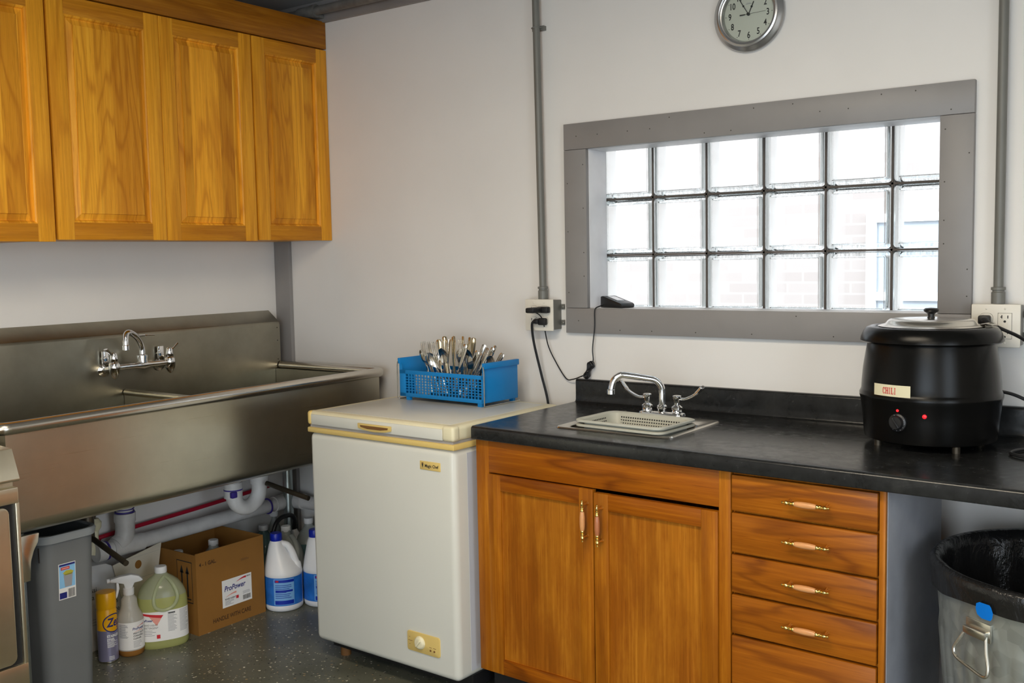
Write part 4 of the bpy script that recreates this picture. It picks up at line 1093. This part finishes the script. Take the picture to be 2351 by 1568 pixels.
# ------------------------------------------------------------------ galvanized can and its liner
G = thing('trash_can', 'round galvanized metal trash can with black liner under the counter', 'trash can', (3.145, -.445, F))
GH, GR = .655, .292
NS = 120
def gring(z, rr, rib): return [(rr*(1+rib*(abs(math.sin(a*20)))**.7)*math.cos(a), rr*(1+rib*(abs(math.sin(a*20)))**.7)*math.sin(a), z) for a in [2*PI*j/240 for j in range(240)]]
rb = lambda z: .235+(GR-.235)*z/GH
b = MB().rings([gring(0, rb(0), 0), gring(.03, rb(.03), 0), gring(.05, rb(.05), .018), gring(GH*.5, rb(GH*.5), .018), gring(GH-.16, rb(GH-.16), .018), gring(GH-.13, rb(GH-.13), .0), gring(GH-.006, rb(GH), 0), gring(GH, rb(GH)+.004, 0), gring(GH, rb(GH)-.003, 0), gring(.05, rb(.05)-.006, 0)], True, False)
can = obj('body', b, 'galv', G, ang=60)
ga = math.radians(-122)
mt = Matrix.Rotation(ga, 4, 'Z') @ Matrix.Translation((rb(.55)+.002, 0, .555))
b = MB().box(.001, .018, -.030, .030, -.010, .007, .003, 2, mt).box(-.002, .004, -.033, .033, -.018, .022, .001, 2, mt)
br = obj('handle_bracket', b, 'wire', G)
pth = smooth([(.010, -.027, -.004), (.018, -.036, -.026), (.024, -.046, -.050), (.027, -.036, -.066), (.028, 0, -.076), (.027, .040, -.084), (.024, .047, -.066), (.018, .036, -.034), (.010, .027, -.004)], 6)
b = MB().tube(pth, .0036, 10, mtx=mt); obj('handle', b, 'wire', br)
LN = thing('trash_bag', 'black plastic bag lining the galvanized trash can, folded over its rim', 'bag', (3.145, -.445, F))
rd = random.Random(4); ph = [rd.uniform(0, 6.28) for _ in range(5)]
def bagring(z, rr, am, zam=0):
    out = []
    for j in range(160):
        a = 2*PI*j/160; q = math.sin(a*7+ph[0])*.4+math.sin(a*13+ph[1])*.35+math.sin(a*23+ph[2])*.25
        out.append(((rr+am*q)*math.cos(a), (rr+am*q)*math.sin(a), z+zam*(math.sin(a*3+ph[3])+.6*math.sin(a*8+ph[4]))))
    return out
b = MB().rings([bagring(.10, .17, .02), bagring(.25, rb(.25)-.035, .016), bagring(.45, rb(.45)-.022, .013), bagring(GH-.02, rb(GH)-.016, .004), bagring(GH+.008, rb(GH)-.010, .002), bagring(GH+.012, rb(GH)+.003, .001), bagring(GH+.002, rb(GH)+.0125, .001), bagring(GH-.02, rb(GH)+.010, .002), bagring(GH-.038, rb(GH-.04)+.0105, .0025, .003), bagring(GH-.050, rb(GH-.05)+.0105, .003, .005)], True, False)
obj('liner', b, 'bag', LN, ang=70)
b = MB()
a2 = math.radians(-117)
for k in range(1): b.rings([[( (rb(GH-dz)+.0155)*math.cos(a2+da), (rb(GH-dz)+.0155)*math.sin(a2+da), GH-dz) for da in ((-.03, -.01, .02, .05), (-.058, -.02, .03, .062), (-.066, -.02, .04, .074), (-.055, -.02, .03, .066), (-.02, 0, .03, .05))[q_]] for q_, dz in enumerate((.028, .033, .045, .057, .063))], closed=False)
for v in b.bm.verts:
    pass
obj('tie', b, 'bluetape', LN, label='blue plastic tie')
t = single('blue_hose', MB().tube(smooth([(0, 0, .0), (.06, -.004, -.006), (.14, 0, -.018), (.25, .0, -.03), (.30, -.002, -.09), (.315, -.002, -.22), (.315, -.002, -.358)], 5), .0105, 12), 'bluetape', 'blue hose on the wall behind the galvanized trash can', 'hose', (2.735, -.0125, .405))

# ------------------------------------------------------------------ stainless appliance at left
AX, AY = .88, -1.660
t = thing('kitchen_appliance', 'stainless steel appliance with sloped top panel at the left photo edge', 'appliance', (.5, -2.1, F), world=True)
b = MB().use('steelX').box(.12, AX-.02, -2.56, AY-.004, F+.10, .925, .004)
b.use('toekick').box(.16, AX-.07, -2.54, AY-.01, F, F+.105)
obj('body', b, None, t)
b = MB().use('steelX').prism([(AX-.024, .944), (AX-.16, .950), (AX-.16, .925), (AX-.02, .862), (AX+.006, .862), (AX+.008, .868)], lambda u, v, d: (u, d, v), -2.56, AY, .0015); obj('control_panel', b, None, t)
b = MB().use('steelX').box(AX-.03, AX+.002, -2.56, AY-.003, .804, .846, .003); obj('upper_rail', b, None, t)
b = MB().use('black').box(AX-.03, AX-.010, -2.558, AY-.006, .37, .806); obj('door_gap', b, None, t)
b = MB().use('steelX').box(AX-.03, AX, AY-.012, AY-.0015, .30, .805, .0015); obj('corner_post', b, None, t)
b = MB().use('steelX').prism(rrect(.86, .415, .020, 5, -2.548-.0+.43, .5905), lambda u, v, d: (d, u-.0005, v), AX-.028, AX-.001, .003)
for v in b.bm.verts:
    if v.co.y > AY-.016: v.co.y = AY-.0165-(AY-.016-min(v.co.y, AY-.016))
obj('oven_door', b, None, t)
b = MB().use('steelX').box(AX-.03, AX+.001, -2.56, AY-.002, .318, .378, .002).box(AX-.03, AX+.001, -2.56, AY-.002, .14, .312, .003); obj('lower_panel', b, None, t)

# ------------------------------------------------------------------ grey bin under the sink
GB = thing('slim_bin', 'slim grey plastic trash bin with paper sticker under the steel sink', 'trash can', (.360, -1.352, F))
BH = .575
def R(z, grow=0.): 
    s = z/BH; return [(x, y, z) for x, y in rrect(.36+.06*s+2*grow, .150+.034*s+2*grow, .035+.01*s, 6)]
b = MB().use('graycan').rings([R(0), R(.02, .002), R(BH-.03), R(BH-.005), R(BH-.005, -.004), R(.02, -.006)], True, True)
binb = obj('body', b, None, GB)
b = MB().use('graycan_rim').rings([R(BH-.026, .001), R(BH-.024, .007), R(BH-.006, .009), R(BH, .006), R(BH, -.003), R(BH-.006, -.004)], False, False)
b.use('black').box(.2, .2035, -.097, -.094, BH-.075, BH-.03)
obj('rim', b, None, GB)
# sticker on the end face towards the room
xs = lambda z: (.36+.06*z/BH)/2+.0012
fn = lambda u, v: (xs(.46-F+v*.995)  , -.012+u, .46-F+v)
b = MB(); rect(b, -.0275, .0275, -.056, .056, fn, 'label')
st = obj('sticker', b, None, GB, label='paper sticker with a picture of a bin')
fn2 = lambda u, v: (xs(.46-F+v)+.0005  , -.012+u, .46-F+v)
b = MB(); rect(b, -.0255, .0255, -.020, .054, fn2, 'skyblue'); fn3 = lambda u, v: (xs(.46-F+v)+.0008  , -.012+u, .46-F+v)
rect(b, -.0255, .0255, .048, .054, fn3, 'ink_navy'); rect(b, -.020, .008, .036, .045, fn3, 'ink_red'); rect(b, -.0175, .0055, .0385, .0425, lambda u, v: (xs(.46-F+v)+.0011, -.012+u, .46-F+v), 'ink_pale_red')
polyg(b, [(-.012, .022), (.018, .022), (.014, -.018), (-.008, -.018)], fn3, 'ink_grey'); polyg(b, [(-.014, .026), (-.004, .033), (.012, .032), (.021, .026), (.014, .018), (-.006, .018)], fn3, 'olive')
rect(b, -.0255, -.002, -.053, -.034, fn2, 'ink_navy'); barcode(b, .002, .024, -.053, -.026, fn2, 'ink')
obj('print', b, None, st)

# ------------------------------------------------------------------ boxes
BXx, BXy, BW, BD, BHt = .333, -.735, .317, .300, .310
t = thing('cardboard_box', 'open brown cardboard box of gallon jugs on floor under sink', 'box', (BXx, BXy, F))
b = MB().use('card'); th = .004
b.box(-th, 0, 0, BW, 0, BHt).box(-BD, -BD+th, 0, BW, 0, BHt).box(-BD+th, -th, .0002, th, .0002, BHt-.006).box(-BD+th, -th, BW-th, BW-.0002, .0002, BHt).box(-BD+th, -th, th, BW-th, .0002, th)
bx = obj('carton', b, None, t)
b = MB(); fx = lambda u, v: (.0005, u, v)
put(b, glyphs('4 - 1 GAL.', .020, 'LEFT', .9, bold=.0005), lambda u, v: fx(.014+u, .258+v), 'ink_card')
put(b, glyphs('HANDLE WITH CARE', .0235, 'CENTER', .80, bold=.0003), lambda u, v: fx(.155+u, .028+v), 'ink_card')
lines(b, .205, .250, .240, .234, 3, fx, 'ink_brown', .0018, 21)
fy = lambda u, v: (u, -.0005, v)
for (u0, u1, v0, v1) in ((-.115, -.024, .118, .1215), (-.115, -.024, .272, .2755), (-.115, -.1125, .118, .2755), (-.0265, -.024, .118, .2755)): rect(b, u0, u1, v0, v1, fy, 'ink')
for uc in (-.086, -.053):
    rect(b, uc-.004, uc+.004, .140, .235, fy, 'ink'); polyg(b, [(uc-.0115, .228), (uc+.0115, .228), (uc, .258)], fy, 'ink')
rect(b, -.104, -.035, .130, .1345, fy, 'ink')
obj('printing', b, None, bx)
b = MB(); rect(b, .112, .252, .072, .178, lambda u, v: (.0006, u, v), 'label'); lb = obj('label', b, None, bx, label='white printed label')
b = MB(); f1 = lambda u, v: (.0010, u, v)
put(b, glyphs('ProPower', .0285, 'LEFT', .84, .25, .0006), lambda u, v: f1(.121+u, .134+v), 'ink_navy')
def swoosh(b, u0, u1, v0, dv, f, m1='ink_red', th_=.006):
    n = 10; up = [(u0+(u1-u0)*k/n, v0+dv*math.sin(PI*.5*k/n)) for k in range(n+1)]; lo = [(u, v-th_*(.15+.85*k/n)) for k, (u, v) in enumerate(up)]
    V = up+lo; P = [(k, k+1, n+2+k, n+1+k) for k in range(n)]; put(b, (V, P), f, m1)
swoosh(b, .180, .226, .160, .012, f1, 'ink_red', .008); swoosh(b, .128, .178, .112, .012, f1, 'ink_pale_red', .007)
put(b, glyphs('RINSE AGENT', .0088, 'LEFT', .95, bold=.0002), lambda u, v: f1(.124+u, .100+v), 'ink')
lines(b, .124, .166, .095, .080, 5, f1, 'ink_grey', .0016, 2); rect(b, .176, .188, .094, .106, f1, 'ink_red'); barcode(b, .208, .246, .080, .098, f1, 'ink'); lines(b, .208, .246, .112, .104, 3, f1, 'ink_grey', .0014, 5); barcode(b, .228, .248, .166, .172, f1, 'ink', 7)
obj('print', b, None, lb)
# white carton behind the bottles
t = thing('white_carton', 'white printed carton with open flap behind the spray bottle', 'box', (.055, -.975, F), world=True)
prof = [(-1.065, F), (-.915, F), (-.915, .275), (-.925, .300), (-.945, .325), (-.975, .342), (-1.065, .350)]
b = MB().use('whitecard').prism(prof, lambda u, v, d: (d, u, v), .022, .140, .003); wc = obj('carton', b, None, t)
b = MB(); f1 = lambda u, v: (.1406, u, v)
for s_, y, z, sz in (('essi', -1.050, .250, .026), ('n a', -1.055, .223, .026), ('is', -.948, .190, .024), ('ge', -.950, .160, .024)):
    put(b, glyphs(s_, sz, 'LEFT', .9), lambda u, v: f1(y+u, z+v), 'ink')
lines(b, -1.04, -1.0, .15, .13, 3, f1, 'ink_grey', .002, 4)
obj('printing', b, None, wc)
b = MB().use('creamcard').prism([(-.955, .330), (-.735, .362), (-.752, .275), (-.775, .14), (-.90, .10)], lambda u, v, d: (.145+(-.935-u)*.10+d, u, v), 0, .003)
fl = obj('flap', b, None, t, label='cream inside of the open flap')
b = MB(); fq = lambda u, v: (.145+(-.935-u)*.10+.0036, u, v)
polyg(b, [(-.845+.015*math.cos(a), .305+.016*math.sin(a)) for a in [k*PI/8 for k in range(16)]], fq, 'card'); rect(b, -.935, -.76, .2525, .2535, fq, 'ink_grey'); rect(b, -.95, -.745, .335, .3356, fq, 'ink_grey')
obj('stain', b, None, fl)

# ------------------------------------------------------------------ bottles
def ell(cx, cy, rx, ry, z, n=36, p=2.0):
    out = []
    for j in range(n):
        a = 2*PI*j/n; c, s_ = math.cos(a), math.sin(a)
        out.append((cx+rx*math.copysign(abs(c)**(2/p), c), cy+ry*math.copysign(abs(s_)**(2/p), s_), z))
    return out
def bleach_jug(loc, rot, label):
    t = thing('bleach_jug', label, 'bottle', loc, rot, 'white bleach jugs with blue caps')
    st = [(0, .066, 0), (.006, .074, 0), (.02, .0755, 0), (.024, .0745, 0), (.14, .0745, 0), (.144, .0757, 0), (.156, .0735, 0), (.175, .0650, -.006), (.20, .0520, -.014), (.23, .0395, -.020), (.255, .0305, -.0235), (.268, .0250, -.024), (.276, .0205, -.024)]
    b = MB().rings([ell(cx, 0, r, r, z) for z, r, cx in st])
    b.tube(smooth([(-.004, 0, .258), (.020, 0, .252), (.038, 0, .225), (.048, 0, .195), (.056, 0, .168), (.054, 0, .15)], 5), [.013]*8+[.0135]*10+[.017]*8, 14, sq=(1., 1.))
    obj('bottle', b, 'bleach', t, ang=50)
    b = MB().lathe([(.0225, .270), (.0235, .273), (.0235, .298), (.021, .302), (.001, .3025)], (-.024, 0, 0), 28); obj('cap', b, 'capblue', t)
    f0 = wrap(.0755, -PI/2, 0); f1 = wrap(.0758, -PI/2, 0); f2 = wrap(.0761, -PI/2, 0)
    b = MB(); rect(b, -.11, .11, .026, .138, f0, 'bluelabel', 24); lb = obj('label', b, None, t, label='blue paper label')
    b = MB(); rect(b, -.022, .060, .030, .134, f1, 'skylabel', 10); rect(b, -.018, .060, .120, .131, f2, 'deeplabel', 8); rect(b, -.018, .058, .032, .048, f2, 'deeplabel', 8); rect(b, -.014, -.002, .122, .129, lambda u, v: wrap(.0763, -PI/2, 0)(u, v), 'ink_red', 2)
    lines(b, -.016, .054, .108, .058, 8, f2, 'deeplabel', .0022, 6, 6); rect(b, -.015, .054, .082, .090, f2, 'deeplabel', 6)
    obj('print', b, None, lb); return t
yaw_cam = lambda x, y: math.atan2(-2.99-y, 3.436-x)+PI/2           # turns a -y facing thing towards the room
bleach_jug((.350, -.336, F), yaw_cam(.345, -.348)-.25, 'white bleach jug with blue cap in front of brown box corner')
bleach_jug((.440, -.212, F), yaw_cam(.41, -.2)-.15, 'white bleach jug with blue cap half hidden behind the chest freezer')
def gallon(loc, rot, mat, label, shoulder=None, h=.285, group='translucent gallon jugs', cap='white_plastic', rx=.075, ry=.075, handle=True, lab=False):
    t = thing('gallon_jug', label, 'bottle', loc, rot, group); k = h/.285
    st = [(0, .92, 0), (.006, .98, 0), (.02, 1., 0), (.15, 1., 0), (.165, .985, 0), (.185, .92, 0), (.205, .80, 0), (.225, .62, 0), (.242, .42, 0), (.252, .30, 0), (.262, .265, 0), (.268, .265, 0)]
    b = MB().use(mat)
    if shoulder:
        b.rings([ell(0, 0, rx*s_, ry*s_, z*k, p=2.5) for z, s_, c in st[:6]], True, False); b.use(shoulder).rings([ell(0, 0, rx*s_, ry*s_, z*k, p=2.5) for z, s_, c in st[5:]], False, True)
    else: b.rings([ell(0, 0, rx*s_, ry*s_, z*k, p=2.5) for z, s_, c in st])
    bo = obj('bottle', b, None, t, ang=50)
    if handle:
        hx_ = rx*.72
        obj('grip', MB().use(shoulder or mat).tube(smooth([(rx*.30, -ry*.30, .246*k), (rx*.48, -ry*.62, .232*k), (rx*.60, -ry*.92, .200*k), (rx*.58, -ry*1.0, .168*k), (rx*.54, -ry*.9, .15*k)], 5), .0105, 12), None, t)
    obj('cap', MB().lathe([(.0185, .262*k), (.0195, .264*k), (.0195, .282*k), (.018, .285*k), (.001, .285*k)], (0,0,0), 24), cap, t)
    return t
gallon((.090, -.212, F), .3, 'jugteal', 'small blue green jug between brown box and the wall', None, .268, rx=.060, ry=.060, handle=False)
gallon((.046, -.115, F), .6, 'jugteal', 'dark narrow jug nearest the corner, beside the sink leg', 'jugclear', .305, rx=.034, ry=.034, handle=False)
gallon((.250, -.228, F), yaw_cam(.2, -.2), 'jugclear', 'cloudy white gallon jug directly behind the blue capped bleach jug', None, .291, rx=.070, ry=.070)
gallon((.225, -.080, F), .9, 'jugteal', 'blue green gallon jug in the corner behind half hidden bleach jug', 'jugclear', .289, rx=.060, ry=.060)
gallon((.150, -.515, F+.0045), yaw_cam(.17, -.55), 'jugclear', 'pale gallon jug standing in the back of the brown box', None, .282, rx=.070, ry=.070)
gallon((.125, -.662, F+.0045), yaw_cam(.17, -.65), 'jugclear', 'pale gallon jug in the brown box by its left side', None, .270, handle=False, rx=.070, ry=.070)
t = thing('hose_sprayer', 'black bent sprayer tube with white nozzle among the gallon jugs', 'sprayer', (.155, -.105, F), world=True)
b = MB().use('black').tube(smooth([(.164, -.222, .285), (.164, -.205, .318), (.164, -.180, .335), (.164, -.15, .339), (.164, -.118, .333), (.164, -.102, .31), (.152, -.096, .27), (.154, -.093, .25)], 6), .0095, 12)
b.cyl((.164, -.222, .29), (.164, -.222, F), .012, 14); obj('tube', b, None, t)
b = MB().use('white_plastic').tube([(.153, -.094, .268), (.154, -.094, .250), (.157, -.098, .222), (.16, -.106, .205)], [.010, .019, .016, .012], 14); b.cyl((.156, -.096, .205), (.156, -.096, .19), .012, 12); b.use('black').cyl((.156, -.096, .19), (.156, -.096, F), .006, 10); obj('nozzle', b, None, t, label='white nozzle')

# detergent jug
dx, dy = .277, -.845
t = thing('detergent_jug', 'large jug of yellow green liquid detergent in front of brown box', 'bottle', (dx, dy, F), yaw_cam(dx, dy)+.10)
rx, ry = .0875, .060
st = [(0, .93), (.006, .985), (.016, 1.), (.150, 1.), (.165, .995), (.185, .96), (.208, .86), (.230, .68), (.246, .46), (.256, .29), (.262, .235), (.270, .235)]
b = MB().use('jugyellow').rings([ell(0, 0, rx*s_, ry*s_, z, p=2.6) for z, s_ in st[:6]], True, False); b.use('jugpale').rings([ell(0, 0, rx*s_, ry*s_, z, p=2.6) for z, s_ in st[5:]], False, True)
obj('bottle', b, None, t, ang=50)
b = MB().use('jugpale').tube(smooth([(.012, -.018, .250), (.030, -.044, .236), (.044, -.061, .205), (.045, -.064, .178), (.028, -.060, .150), (-.005, -.062, .142), (-.030, -.060, .155), (-.034, -.056, .185), (-.020, -.042, .222), (.0, -.024, .246)], 5, True), .0065, 10, True); obj('grip', b, None, t)
obj('cap', MB().lathe([(.0205, .264), (.0215, .266), (.0215, .283), (.0195, .287), (.001, .287)], (0,0,0), 28), 'white_plastic', t)
def ellface(rx_, ry_, p, off, dz=0.):
    pts = [ell(0, 0, rx_+off, ry_+off, 0, 720, p)]
    P = pts[0]; i0 = 540; cum = [0]
    for k in range(1, 720): a_, b_ = P[(i0+k) % 720], P[(i0+k-1) % 720]; cum.append(cum[-1]+math.hypot(a_[0]-b_[0], a_[1]-b_[1]))
    tot = cum[-1]
    import bisect
    def fn(u, v):
        uu = u % tot; k = min(719, bisect.bisect_left(cum, uu)); q = P[(i0+k) % 720]; return (q[0], q[1], v+dz)
    return fn
e0, e1, e2 = ellface(rx, ry, 2.6, .0006), ellface(rx, ry, 2.6, .0010), ellface(rx, ry, 2.6, .0014)
b = MB(); rect(b, -.085, .100, .030, .138, e0, 'label', 40); lb = obj('label', b, None, t, label='white label with red flash')
def band(b, tops, bots, f, m, n=12):
    lp = lambda P, t: (P[0][0]+(P[1][0]-P[0][0])*t, P[0][1]+(P[1][1]-P[0][1])*t)
    V = [lp(tops, k/n) for k in range(n+1)]+[lp(bots, k/n) for k in range(n+1)]
    put(b, (V, [(k, k+1, n+2+k, n+1+k) for k in range(n)]), f, m)
b = MB()
band(b, [(-.052, .124), (-.008, .116)], [(-.036, .100), (-.026, .088)], e1, 'ink_pale_red')
band(b, [(-.083, .136), (-.003, .124)], [(-.083, .129), (-.010, .114)], e2, 'ink_red')
put(b, glyphs('ProPower', .012, 'LEFT', .85, .25, .0003), lambda u, v: e2(-.082+u, .104+v), 'ink_navy')
put(b, glyphs('HAND LIQUID', .0088, 'LEFT', .9), lambda u, v: e1(-.074+u, .088+v), 'ink'); put(b, glyphs('DETERGENT', .0092, 'LEFT', .95), lambda u, v: e1(-.070+u, .077+v), 'ink')
lines(b, -.070, -.03, .070, .052, 4, e1, 'ink_grey', .0018, 8, 4); rect(b, -.028, -.016, .040, .054, e1, 'ink_red', 2)
lines(b, .010, .044, .130, .062, 16, e1, 'ink_grey', .0018, 9, 4); lines(b, .052, .092, .132, .055, 18, e1, 'ink_grey', .0018, 10, 4); rect(b, .012, .036, .126, .130, e1, 'ink', 3)
obj('print', b, None, lb)

# spray bottle
sx_, sy_ = .262, -.968
t = thing('spray_bottle', 'clear trigger spray bottle with white head in front of white carton', 'spray bottle', (sx_, sy_, F), yaw_cam(sx_, sy_)+.08)
st = [(0, .038), (.004, .043), (.020, .0455)]
b = MB().use('sprayliq').lathe(st, seg=32, cap1=False).use('spray').lathe([(.020, .0455), (.120, .0455), (.135, .044), (.150, .038), (.168, .030), (.182, .0275), (.196, .0265), (.208, .019), (.214, .0165), (.222, .0165)] and [(.0455, .020), (.0455, .120), (.044, .135), (.038, .150), (.030, .166), (.0275, .180), (.0265, .198), (.019, .209), (.0155, .214), (.0155, .222)], seg=32, cap0=False)
b.bm.free()
b = MB().use('sprayliq').lathe([(.038, 0), (.043, .004), (.0455, .022)], seg=32, cap1=False)
b.use('spray').lathe([(.0455, .022), (.0455, .120), (.044, .135), (.038, .150), (.030, .166), (.0275, .180), (.0265, .198), (.019, .209), (.0155, .214), (.0155, .222)], seg=32, cap0=False)
obj('bottle', b, None, t, ang=50)
b = MB().use('white_plastic').lathe([(.0175, .214), (.0185, .216), (.0185, .236), (.014, .240)], seg=24)
prof = [(-.060, .268), (-.060, .278), (-.030, .284), (.010, .287), (.036, .278), (.050, .262), (.040, .258), (.020, .256), (.012, .238), (-.012, .238), (-.016, .256), (-.040, .264)]
b.prism(prof, lambda u, v, d: (u, d, v), -.0125, .0125, .003)
b.cyl((-.060, 0, .273), (-.070, 0, .272), .0085, 14); hd = obj('spray_head', b, None, t)
b = MB().use('white_plastic').prism([(-.040, .264), (-.032, .264), (-.030, .240), (-.038, .212), (-.050, .196), (-.053, .199), (-.044, .216), (-.040, .24)], lambda u, v, d: (u, d, v), -.006, .006, .0015); obj('trigger', b, None, hd)
f0, f1, f2 = wrap(.0459, -PI/2, 0), wrap(.0462, -PI/2, 0), wrap(.0465, -PI/2, 0)
b = MB(); rect(b, -.062, .062, .026, .124, f0, 'label', 20); lb = obj('label', b, None, t, label='white paper label')
b = MB(); put(b, glyphs('ProPower', .0130, 'LEFT', .85, .25, .0003), lambda u, v: f2(.002+u, .096+v), 'ink_navy'); swoosh(b, .016, .050, .105, .007, f1, 'ink_red', .003); swoosh(b, .006, .04, .088, .006, f1, 'ink_pale_red', .003)
for k, s_ in enumerate(('HEAVY DUTY', 'OVEN/GRILL', 'CLEANER')): put(b, glyphs(s_, .0085, 'LEFT', .85, 0, .0002), lambda u, v: f1(.004+u, .081-.0095*k+v), 'ink')
lines(b, .004, .040, .055, .034, 6, f1, 'ink_grey', .0014, 12, 3); lines(b, -.046, -.010, .117, .070, 16, f1, 'ink_grey', .0016, 13, 3)
obj('print', b, None, lb)

# aerosol can
ax_, ay_ = .253, -1.052
t = thing('aerosol_can', 'aerosol can with yellow top and purple grey base beside the grey bin', 'aerosol can', (ax_, ay_, F), yaw_cam(ax_, ay_)+.05)
b = MB().use('wire').lathe([(.031, 0), (.0345, .002), (.0345, .006)], seg=32, cap1=False).use('can_purple').lathe([(.0335, .006), (.0335, .115)], seg=32, cap0=False, cap1=False).use('can_yellow').lathe([(.0335, .115), (.0335, .180), (.0315, .186), (.0315, .190)], seg=32, cap0=False)
obj('can', b, None, t)
obj('cap', MB().lathe([(.0335, .190), (.0340, .192), (.0335, .240), (.0315, .246), (.026, .247), (.001, .246)], seg=32), 'can_yellow', t)
f0, f1, f2 = wrap(.0338, -PI/2, 0), wrap(.0341, -PI/2, 0), wrap(.0344, -PI/2, 0)
b = MB()
uo = .022
V = [(uo+.039*math.cos(a), .140+.033*math.sin(a)) for a in [k*PI/16 for k in range(32)]]
def fan(b, V, c, f, m):
    put(b, ([c]+V, [(0, 1+k, 1+(k+1) % len(V)) for k in range(len(V))]), f, m)
fan(b, V, (uo, .140), f0, 'ink_navy'); fan(b, [(uo+(u-uo)*.90, .140+(v-.140)*.88) for u, v in V], (uo, .140), f1, 'can_yellow')
put(b, glyphs('Zep', .042, 'CENTER', .80, .2, .0010), lambda u, v: f2(uo+.002+u, .129+v), 'ink_navy')
for k, s_ in enumerate(('STAINLESS', 'STEEL')): put(b, glyphs(s_, .0125, 'LEFT', .85, 0, .0005), lambda u, v: f1(-.004+u, .091-.0130*k+v), 'white_print')
lines(b, -.004, .034, .074, .056, 6, f1, 'white_print', .0016, 15, 3); lines(b, .0, .024, .022, .012, 3, f1, 'white_print', .0018, 16, 3)
obj('print', b, None, t)

# ------------------------------------------------------------------ lamps, daylight
def ceiling_light(x, y, rot, power, label):
    t = thing('ceiling_light', label, 'light', (x, y, ZC-.075), rot)
    obj('housing', MB().box(-.62, .62, -.16, .16, .03, .0745, .004), 'white_plastic', t)
    obj('diffuser', MB().box(-.60, .60, -.145, .145, .0, .031, .01), 'lamp', t)
    l = bpy.data.lights.new('fluorescent_tubes', 'AREA'); l.shape = 'RECTANGLE'; l.size = 1.18; l.size_y = .28; l.energy = power; l.color = (1., .87, .68)
    o = bpy.data.objects.new('fluorescent_tubes', l); COL.objects.link(o); o.parent = t; o.location = (0, 0, -.004)
ceiling_light(2.35, -2.05, 0., 29.5, 'fluorescent ceiling light over the middle of the kitchen')
ceiling_light(3.3, -3.6, 0., 24, 'fluorescent ceiling light near the wall behind the camera')
def portal(x, y, z, sx, sz, ry):
    l = bpy.data.lights.new('daylight_portal', 'AREA'); l.shape = 'RECTANGLE'; l.size = sx; l.size_y = sz; l.cycles.is_portal = True
    o = bpy.data.objects.new('daylight_portal', l); COL.objects.link(o); o.location = (x, y, z); o.rotation_euler = (PI/2*ry, 0, 0)
portal((WX0+WX1)/2, YF-.10, (WZ0+WZ1)/2, WX1-WX0, WZ1-WZ0, 1)
portal((BX0+BX1)/2, .24, (BZ0+BZ1)/2, BX1-BX0, BZ1-BZ0, -1)
portal(XR+.10, (DY0+DY1)/2, (F+DZ1)/2, DY1-DY0, DZ1-F, 1)
bpy.context.scene.objects[-1].rotation_euler = (PI/2, 0, PI/2)
l = bpy.data.lights.new('sun', 'SUN'); l.energy = 2.9; l.angle = .01; l.color = (1., .96, .88)
o = bpy.data.objects.new('sun', l); COL.objects.link(o); o.rotation_euler = Vector((.35, .75, -.62)).to_track_quat('-Z', 'Y').to_euler()
wd = bpy.data.worlds.new('World'); scene.world = wd; wd.use_nodes = True
wd.node_tree.nodes['Background'].inputs[0].default_value = (.80, .90, 1.0, 1); wd.node_tree.nodes['Background'].inputs[1].default_value = 6.2

# ------------------------------------------------------------------ camera
yaw, pit, rol = -0.6289461421726817, -0.08171801521423912, -0.018871797864792164
f = Vector((math.cos(pit)*math.sin(yaw), math.cos(pit)*math.cos(yaw), math.sin(pit)))
r = Vector((math.cos(yaw), -math.sin(yaw), 0)); u = r.cross(f)
r2 = math.cos(rol)*r+math.sin(rol)*u; u2 = -math.sin(rol)*r+math.cos(rol)*u
cd = bpy.data.cameras.new('camera'); cam = bpy.data.objects.new('camera', cd); COL.objects.link(cam)
cd.sensor_width = 36.; cd.lens = 36.*2318.648/2351; cd.clip_start = .05
mw = Matrix((r2, u2, -f)).transposed().to_4x4(); mw.translation = Vector((3.436, -2.99, 1.41)); cam.matrix_world = mw
scene.camera = cam

for o in list(scene.objects):
    if o.parent is None: o.location.z -= F

scene.view_settings.view_transform = 'Standard'; scene.view_settings.look = 'None'
scene.view_settings.gamma = 1.0; scene.view_settings.use_curve_mapping = False
scene.view_settings.exposure = 0.06
scene.cycles.use_denoising = True
scene.cycles.max_bounces = 10; scene.cycles.transparent_max_bounces = 16; scene.cycles.caustics_reflective = False; scene.cycles.caustics_refractive = False
scene.cycles.sample_clamp_indirect = 6.0
